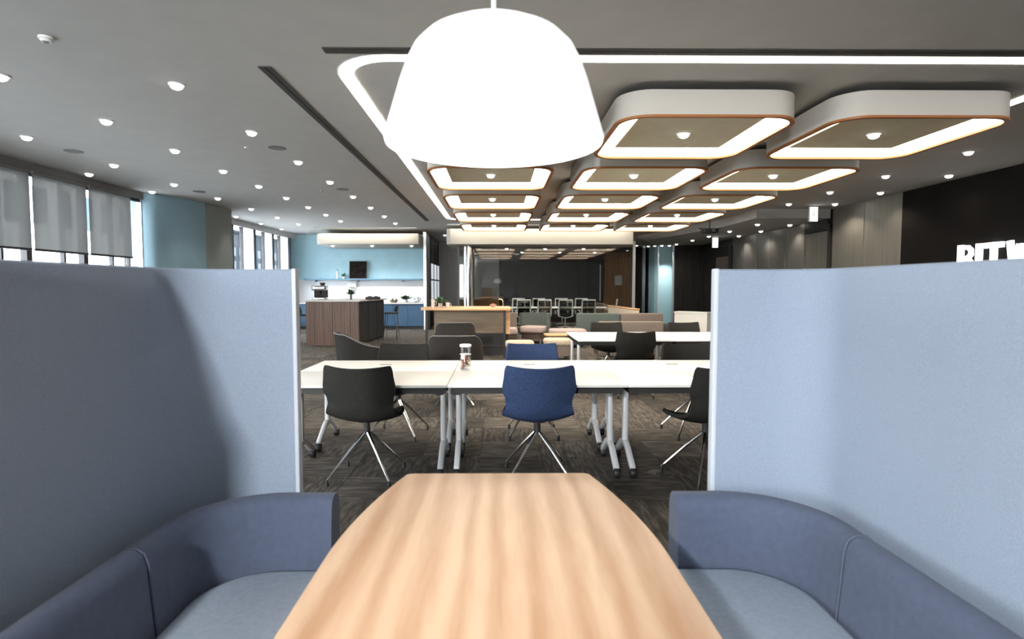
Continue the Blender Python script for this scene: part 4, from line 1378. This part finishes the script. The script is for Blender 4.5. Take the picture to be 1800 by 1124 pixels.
# ================================================================== SOFAS AND OTTOMANS IN THE MIDDLE
def sofa(label, loc, rz, w, m, ms, d=0.75, back=0.80, seat=0.43, name='lounge_sofa', arms=False):
    t = thing(name, label, 'sofa', loc, rz, 'modular lounge seating')
    B().box(-w / 2, w / 2, -d / 2, -d / 2 + 0.16, 0.12, back).build('backrest', m, t, bev=0.035, seg=3)
    n = max(1, round(w / 0.75))
    for k in range(n):
        x0 = -w / 2 + k * w / n
        B().box(x0 + 0.004, x0 + w / n - 0.004, -d / 2 + 0.16, d / 2, 0.27, seat).build('seat_cushion', ms, t, bev=0.04, seg=3)
    B().box(-w / 2 + 0.02, w / 2 - 0.02, -d / 2 + 0.03, d / 2 - 0.03, 0.12, 0.27).build('plinth', M['brownbase'], t)
    for sx in (-1, 1):
        for sy in (-1, 1):
            B().tube([(sx * (w / 2 - 0.08), sy * (d / 2 - 0.08), 0.0), (sx * (w / 2 - 0.08), sy * (d / 2 - 0.08), 0.13)], 0.015, 8).build('leg', M['alu'], t)
    if arms:
        B().box(w / 2 - 0.12, w / 2, -d / 2 + 0.1, d / 2, 0.2, back - 0.02).build('arm', m, t, bev=0.03, seg=3)
    return t


def ottoman(label, loc, w, d, m, mb, h=0.43):
    t = thing('ottoman', label, 'ottoman', loc, 0, 'upholstered ottomans')
    B().prism(rrect(w, d, min(w, d) * 0.25), h - 0.13, h).build('cushion', m, t, bev=0.045, seg=3)
    B().prism(rrect(w * 0.95, d * 0.95, min(w, d) * 0.22), 0.10, h - 0.13).build('base', mb, t)
    for sx in (-1, 1):
        for sy in (-1, 1):
            B().lathe([(0.02, 0), (0.022, 0.11)], (sx * w * 0.34, sy * d * 0.34, 0), 8).build('foot', M['black'], t)
    return t


# armchair with grey-green curved back
t = thing('tub_chair', 'grey-green tub armchair with pinkish seat beyond the blue chair', 'armchair', (0.98, 15.0, 0), R(158), 'modular lounge seating')
B().grid(lambda u, v: (0.42 * math.sin(R(-100 + 200 * u)), -0.40 * math.cos(R(-100 + 200 * u)), 0.2 + 0.58 * v), 25, 5, 0.08).build('back_shell', M['tealfab'], t, sharp=60)
B().prism(rrect(0.66, 0.66, 0.15, 6, 0, 0.05), 0.28, 0.44).build('seat_cushion', M['pinkseat'], t, bev=0.04, seg=3)
B().prism(rrect(0.6, 0.6, 0.15, 6, 0, 0.02), 0.12, 0.28).build('plinth', M['brownbase'], t)
for sx in (-1, 1):
    for sy in (-1, 1):
        B().tube([(sx * 0.22, sy * 0.22, 0.0), (sx * 0.22, sy * 0.22, 0.13)], 0.014, 8).build('leg', M['alu'], t)
sofa('taupe lounge sofa piece half hidden behind the right end of the bar table', (0.10, 14.6, 0), R(180), 0.8, M['taupe'], M['pinkseat'])
ottoman('wide pinkish ottoman bench between the tub armchair and the second table', (1.72, 14.0, 0), 0.9, 0.75, M['pinkseat'], M['brownbase'])
ottoman('rounded beige ottoman just above the far blue chair', (0.42, 10.9, 0), 0.55, 0.5, M['beige'], M['brownbase'])
ottoman('pinkish ottoman low between the blue chair and the second table leg', (1.20, 11.4, 0), 0.55, 0.55, M['beige'], M['taupe'])
t = thing('side_table', 'small oak side table left of the second white table', 'table', (1.30, 12.5, 0))
B().prism(rrect(0.55, 0.5, 0.05), 0.40, 0.43).build('table_top', M['bar_wood'], t, bev=0.005)
for sx in (-1, 1):
    for sy in (-1, 1):
        B().box(sx * 0.2 - 0.018, sx * 0.2 + 0.018, sy * 0.18 - 0.018, sy * 0.18 + 0.018, 0, 0.40).build('leg', M['brownbase'], t)
sofa('long grey-green sofa seen from behind, beyond the second table', (2.55, 14.75, 0), 0, 1.10, M['tealfab'], M['tealfab'])
sofa('brown half of the long sofa seen from behind, right of the grey-green one', (3.66, 14.75, 0), 0, 1.08, M['taupe'], M['taupe'])
sofa('taupe ribbed sofa right behind the second white table', (2.57, 11.25, 0), 0, 1.25, M['taupe'], M['pinkseat'], arms=False)
t = thing('low_divider', 'beige upholstered low divider slanting before the meeting room corner', 'partition', (3.72, 16.75, 0), R(3))
B().box(-0.06, 0.06, -1.35, 1.7, 0.05, 0.84).build('panel', M['beige'], t, bev=0.02)
B().box(-0.07, 0.07, -1.36, 1.71, 0.84, 0.88).build('top_rail', M['bar_wood'], t, bev=0.008)
for y in (-1.2, 0.2, 1.55):
    B().box(-0.09, 0.09, y - 0.03, y + 0.03, 0, 0.05).build('foot', M['black'], t)
